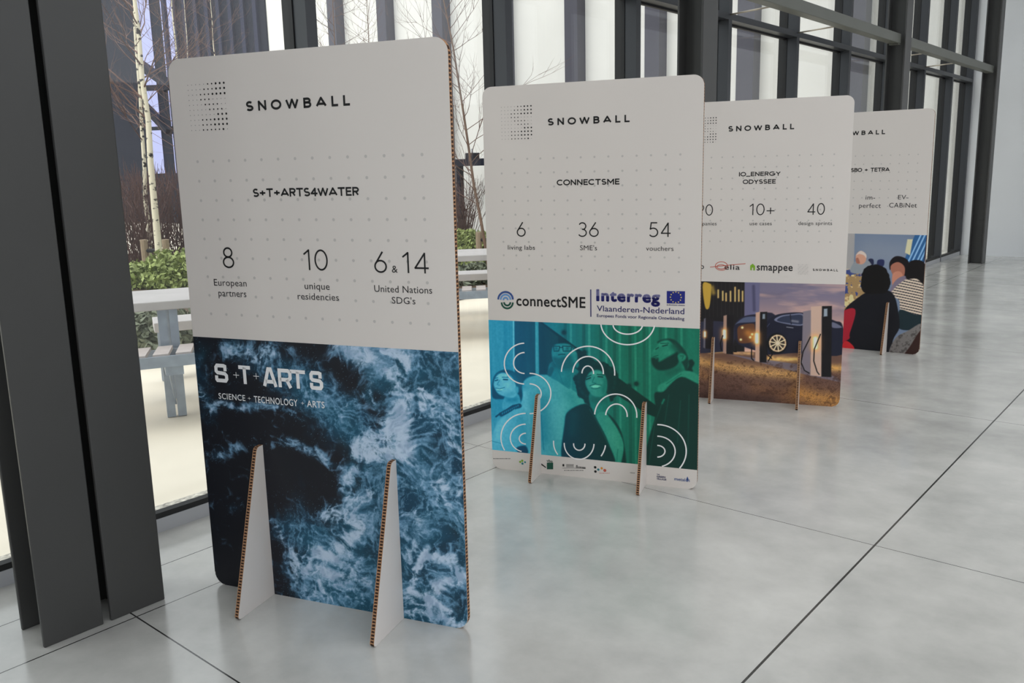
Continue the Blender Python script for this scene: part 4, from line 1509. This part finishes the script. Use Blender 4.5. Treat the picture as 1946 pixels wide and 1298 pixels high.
# dark canopy beam in front of the wing
cb = empty('canopy_beam', (-12.6, 14.3, 0))
tag(cb, 'low dark steel beam on the terrace, in the gap right of the water board', 'beam')
pa = [on_y(868, 303, 14.3), on_y(868, 316, 14.3), on_y(890, 291, 14.3), on_y(905, 291, 14.3)]
zt, zb = pa[0][2], pa[1][2]
xl = pa[0][0]
MB().box(xl + 12.6, xl + 12.6 + 3.4, -0.15, 0.15, zb, zt).build('beam_body', M['darkclad'], cb)
MB().box(pa[2][0] + 12.6, pa[3][0] + 12.6, -0.1, 0.1, zt, pa[2][2]).build('box_fitting', M['darkclad'], cb)
MB().tube([((pa[2][0] + pa[3][0]) / 2 + 12.6, 0, pa[2][2]), ((pa[2][0] + pa[3][0]) / 2 + 12.6, 0, pa[2][2] + .09)], [.02, .014], 8).build('stub', M['galv'], cb)
MB().box(xl + 12.6 + 0.02, xl + 12.6 + 0.14, -0.06, 0.06, 0, zb).build('beam_post', M['darkclad'], cb)
MB().box(xl + 12.6 + 3.2, xl + 12.6 + 3.34, -0.06, 0.06, 0, zb).build('beam_post', M['darkclad'], cb)

# picnic tables
def picnic(ox, oy, ang, t0, t1, label, legs, ft0):
    o = empty('picnic_table', (ox, oy, 0), ang)
    tag(o, label, 'table', 'picnic tables on the terrace')
    # local x along the table, local y away from the hall
    bevel(MB().box(t0, t1, 0.0, 0.64, 0.68, 0.735).build('tabletop', M['tableconc'], o), 0.006)
    bn = MB().box(t0 - 0.1, t1, -0.30, -0.28, 0.385, 0.45).box(t0 - 0.1, t1, -0.02, 0.0, 0.385, 0.44).build('bench_frame', M['galv'], o)
    k, x = 0, t0 - 0.1
    while x < t1 - 0.06:
        s_ = MB().obox((x, -0.285, 0.44), (0.085, 0, 0), (0.04, 0.27, 0), (0, 0, 0.022)).build('seat_slat', M['slat'], o)
        x += 0.125
    bevel(MB().box(ft0, t1, 1.0, 1.32, 0.38, 0.45).build('far_seat', M['tableconc'], o), 0.006)
    for lx in legs:
        lg = MB().box(lx - 0.056, lx - 0.006, 0.02, 0.07, 0, 0.68).box(lx + 0.008, lx + 0.058, 0.02, 0.07, 0, 0.68).build('leg', M['galv'], o)
        MB().box(lx - 0.05, lx + 0.05, -0.28, 0.02, 0.33, 0.385).tube([(lx - 0.03, -0.2, .36), (lx, 0.03, .08)], [.006, .006], 6).build('bracket', M['galv'], lg)
        MB().box(lx - 0.04, lx + 0.04, 0.5, 0.58, 0, 0.68).build('leg', M['galv'], o)
        MB().box(lx - 0.04, lx + 0.04, 1.1, 1.2, 0, 0.38).build('leg', M['galv'], o)


ang1 = math.atan2(.90, .43)
picnic(-4.975, 2.585, ang1, -0.75, 1.1, 'pale concrete picnic table seen between the column and the nearest board', (0.012, 0.95), -0.05)
picnic(-5.24, 5.62, math.atan2(.19, .17) + .05, -0.9, 1.0, 'pale concrete picnic table seen in the gap between first two boards', (-0.6, 0.8), -0.85)

# ------------------------------------------------------------------ planting
def birch(x, y, hgt, r0, lean, label, seed, z0=0.06, first=0.25, nb=26, bark='bark', group='bare young birch trees'):
    rr = random.Random(seed)
    o = empty('birch_tree', (x, y, z0))
    tag(o, label, 'tree', group)
    pts, rad = [], []
    n = 12
    jx = jy = 0
    for i in range(n + 1):
        t = i / n
        if i:
            jx += rr.uniform(-.02, .02) * hgt / 5
            jy += rr.uniform(-.02, .02) * hgt / 5
        pts.append(Vector((lean[0] * t * hgt + jx, lean[1] * t * hgt + jy, t * hgt)))
        rad.append(r0 * (1 - .88 * t))
    MB().tube(pts, rad, 8).build('trunk', M[bark], o, True)
    br = MB()
    def grow(p, d, L, r, lev):
        seg = 5 if lev < 2 else 4
        q = [p]
        dd = d.copy()
        for s_ in range(seg):
            dd = (dd + Vector((rr.uniform(-1, 1), rr.uniform(-1, 1), rr.uniform(-.3, .8))) * .16).normalized()
            q.append(q[-1] + dd * L / seg)
        br.tube(q, [r * (1 - .75 * i / seg) for i in range(seg + 1)], 4 if lev else 5)
        if lev < 2:
            for c_ in range(5 if lev == 0 else 3):
                i = rr.randint(1, seg)
                nd = (dd + Vector((rr.uniform(-1, 1), rr.uniform(-1, 1), rr.uniform(-.4, .9))) * .9).normalized()
                grow(q[i], nd, L * rr.uniform(.35, .6), r * .5, lev + 1)
    for k in range(nb):
        t = first + (1 - first) * (k + rr.random()) / nb
        i = min(int(t * n), n - 1)
        p = pts[i].lerp(pts[i + 1], t * n - i)
        a_ = rr.uniform(0, 2 * math.pi)
        e = rr.uniform(.3, 1.0)
        grow(p, Vector((math.cos(a_), math.sin(a_), e)).normalized(), hgt * .26 * (1.15 - t * .75) * rr.uniform(.6, 1.1), max(r0 * .28 * (1.1 - t * .7), .0045), 0)
    br.build('branches', M['twig'], o)
    return o


p = on_z(306, 541, 0.06)
birch(p[0], p[1], 6.5, .052, (-.03, .03), 'birch with white trunk, right of the pair beside the near column', 1, first=.3)
p = on_z(284, 508, 0.06)
birch(p[0], p[1], 6.5, .04, (-.0, .04), 'birch with white trunk, left of the pair beside the near column', 2, first=.3)
for px, Y, lab, sd, hg, ln in ((335, 8.5, 'slender bare birch at the top left corner of the water board', 3, 6.5, (0, 0)),
                               (352, 12.8, 'second slender bare birch from the left above the water board', 4, 6.8, (0, .02)),
                               (396, 11.5, 'bare birch in front of the dark wall above the water board', 5, 6.0, (-.02, .03)),
                               (626, 9.5, 'thin bare birch just right of the mullion above the water board', 6, 5.2, (.0, .02)),
                               (708, 12.0, 'bare birch with reddish stem above the middle of the water board', 7, 5.4, (.0, .0))):
    q = on_y(px, 75, Y)
    birch(q[0] + (0.0), q[1], hg, .026, ln, lab, sd, nb=40, bark='bark' if sd < 6 else 'brownbark')
q0, q1 = on_y(930, 430, 8.0), on_y(868, 60, 8.0)
birch(q0[0], 8.0, 5.0, .022, ((q1[0] - q0[0]) / (q1[2] - q0[2]), .02), 'leaning bare birch in the gap between first two boards', 8, first=.2, nb=44, bark='brownbark')

def shrub(x, y, r, hgt, m, label, seed, n=900, leaf=.045, z0=0.05, group='low shrubs in the planting bed', name='leafy_shrub'):
    rr = random.Random(seed)
    mb = MB()
    for k in range(n):
        a_, e, rad = rr.uniform(0, 6.283), rr.random(), rr.random() ** .4
        px, py, pz = r * rad * math.cos(a_) * math.sqrt(1 - e * e * .8), r * rad * math.sin(a_) * math.sqrt(1 - e * e * .8), hgt * e * (.6 + .4 * rad)
        c_ = Vector((px, py, pz))
        d1 = Vector((rr.uniform(-1, 1), rr.uniform(-1, 1), rr.uniform(-.3, 1))).normalized() * leaf * rr.uniform(.6, 1.3)
        d2 = d1.cross(Vector((rr.uniform(-1, 1), rr.uniform(-1, 1), rr.uniform(-1, 1)))).normalized() * leaf * .45
        mb.quad(c_ - d1, c_ + d2, c_ + d1, c_ - d2)
    o = mb.build(name, M[m])
    o.location = (x, y, z0)
    return tag(o, label, 'shrub', group)


spots = []
for (px, py, r_, hg, m, lab, sd, n, lf, name) in (
        (268, 545, .55, .42, 'leaf', 'bright green low shrub beside the near column', 1, 1400, .05, 'leafy_shrub'),
        (318, 546, .45, .36, 'leaf', 'bright green low shrub under the birch trunk', 2, 1200, .05, 'leafy_shrub'),
        (350, 540, .7, .62, 'leaf', 'bright green bushy shrub at the left edge of the water board', 3, 1800, .05, 'leafy_shrub'),
        (292, 668, .45, .40, 'leafdark', 'grey green lavender shrub below the near picnic table', 4, 1500, .05, 'leafy_shrub'),
        (262, 640, .45, .40, 'leafdark', 'grey green lavender shrub touching the near column outline', 5, 1500, .05, 'leafy_shrub'),
        (362, 648, .4, .34, 'leafdark', 'grey green lavender shrub behind the galvanised table legs', 6, 1200, .05, 'leafy_shrub'),
        (880, 478, .6, .5, 'leaf', 'bright green shrub behind the second picnic table', 7, 1600, .055, 'leafy_shrub'),
        (915, 476, .6, .45, 'leaf', 'bright green shrub next to the second board behind the picnic table', 8, 1600, .055, 'leafy_shrub'),
        (900, 513, .45, .3, 'leaf', 'green leafy plant under the second picnic table top', 9, 1200, .06, 'leafy_shrub'),
        (885, 538, .5, .3, 'leafdark', 'dark grey green hedge shrub below the second picnic table', 10, 1600, .045, 'leafy_shrub'),
        (925, 534, .5, .3, 'leafdark', 'dark grey green hedge shrub at the edge of the second board', 11, 1600, .045, 'leafy_shrub')):
    q = on_z(px, py, 0.05)
    shrub(q[0], q[1], r_ * .85, hg * .8, m, lab, sd, int(n * .75), lf, name=name)


def bare_shrub(x, y, hgt, spread, label, seed, n=60, m='redtwig'):
    rr = random.Random(seed)
    mb = MB()
    for k in range(n):
        a_ = rr.uniform(0, 6.283)
        d = Vector((math.cos(a_) * spread * rr.random(), math.sin(a_) * spread * rr.random(), 1)).normalized()
        q = [Vector((rr.uniform(-.15, .15), rr.uniform(-.15, .15), 0))]
        for s_ in range(4):
            d = (d + Vector((rr.uniform(-1, 1), rr.uniform(-1, 1), .2)) * .2).normalized()
            q.append(q[-1] + d * hgt * rr.uniform(.2, .3))
        mb.tube(q, [.008, .007, .006, .004, .003], 3)
        for j in (1, 2, 3):
            e = (d + Vector((rr.uniform(-1, 1), rr.uniform(-1, 1), rr.uniform(-.3, .6)))).normalized()
            mb.tube([q[j], q[j] + e * hgt * .15, q[j] + (e + Vector((0, 0, .5))).normalized() * hgt * .3], [.005, .004, .002], 3)
    o = mb.build('bare_shrub', M[m])
    o.location = (x, y, .05)
    return tag(o, label, 'shrub', 'leafless shrubs in the planting bed')


for px, py, hg, sd, lab in ((262, 520, 1.5, 1, 'red brown leafless shrub against the near column outline'), (300, 505, 1.6, 2, 'red brown leafless shrub behind the white birch trunks'),
                            (345, 500, 1.5, 3, 'red brown leafless shrub at the left edge of the water board'), (885, 470, 1.3, 4, 'brown leafless shrub in the gap right of the water board')):
    q = on_z(px, py, .05)
    bare_shrub(q[0], q[1], hg, .5, lab, sd)


def stakes(px0, px1, pyb, pyt, label, strap_y):
    a_, c_ = on_z(px0, pyb, .05), on_z(px1, pyb, .05)
    zt_ = on_y(px0, pyt, a_[1])[2]
    o = empty('tree_stake', ((a_[0] + c_[0]) / 2, (a_[1] + c_[1]) / 2, .05))
    tag(o, label, 'stake', 'tree stakes in the planting bed')
    mx = Vector(((a_[0] + c_[0]) / 2, (a_[1] + c_[1]) / 2, 0))
    for q in (a_, c_):
        d = Vector((q[0], q[1], 0)) - mx
        MB().tube([(d.x, d.y, 0), (d.x, d.y, zt_ - .05)], [.05, .05], 10).build('post', M['stake'], o)
    zs = on_y(px0, strap_y, a_[1])[2] - .05
    d0, d1 = Vector((a_[0], a_[1], 0)) - mx, Vector((c_[0], c_[1], 0)) - mx
    MB().tube([d0 + Vector((0, 0, zs)), d1 + Vector((0, 0, zs))], [.03, .03], 6).build('strap', M['strap'], o)


stakes(281, 322, 536, 456, 'pair of timber tree stakes with dark strap beside the white birch', 477)
stakes(911, 936, 492, 441, 'timber tree stake with dark strap left of the second board', 456)
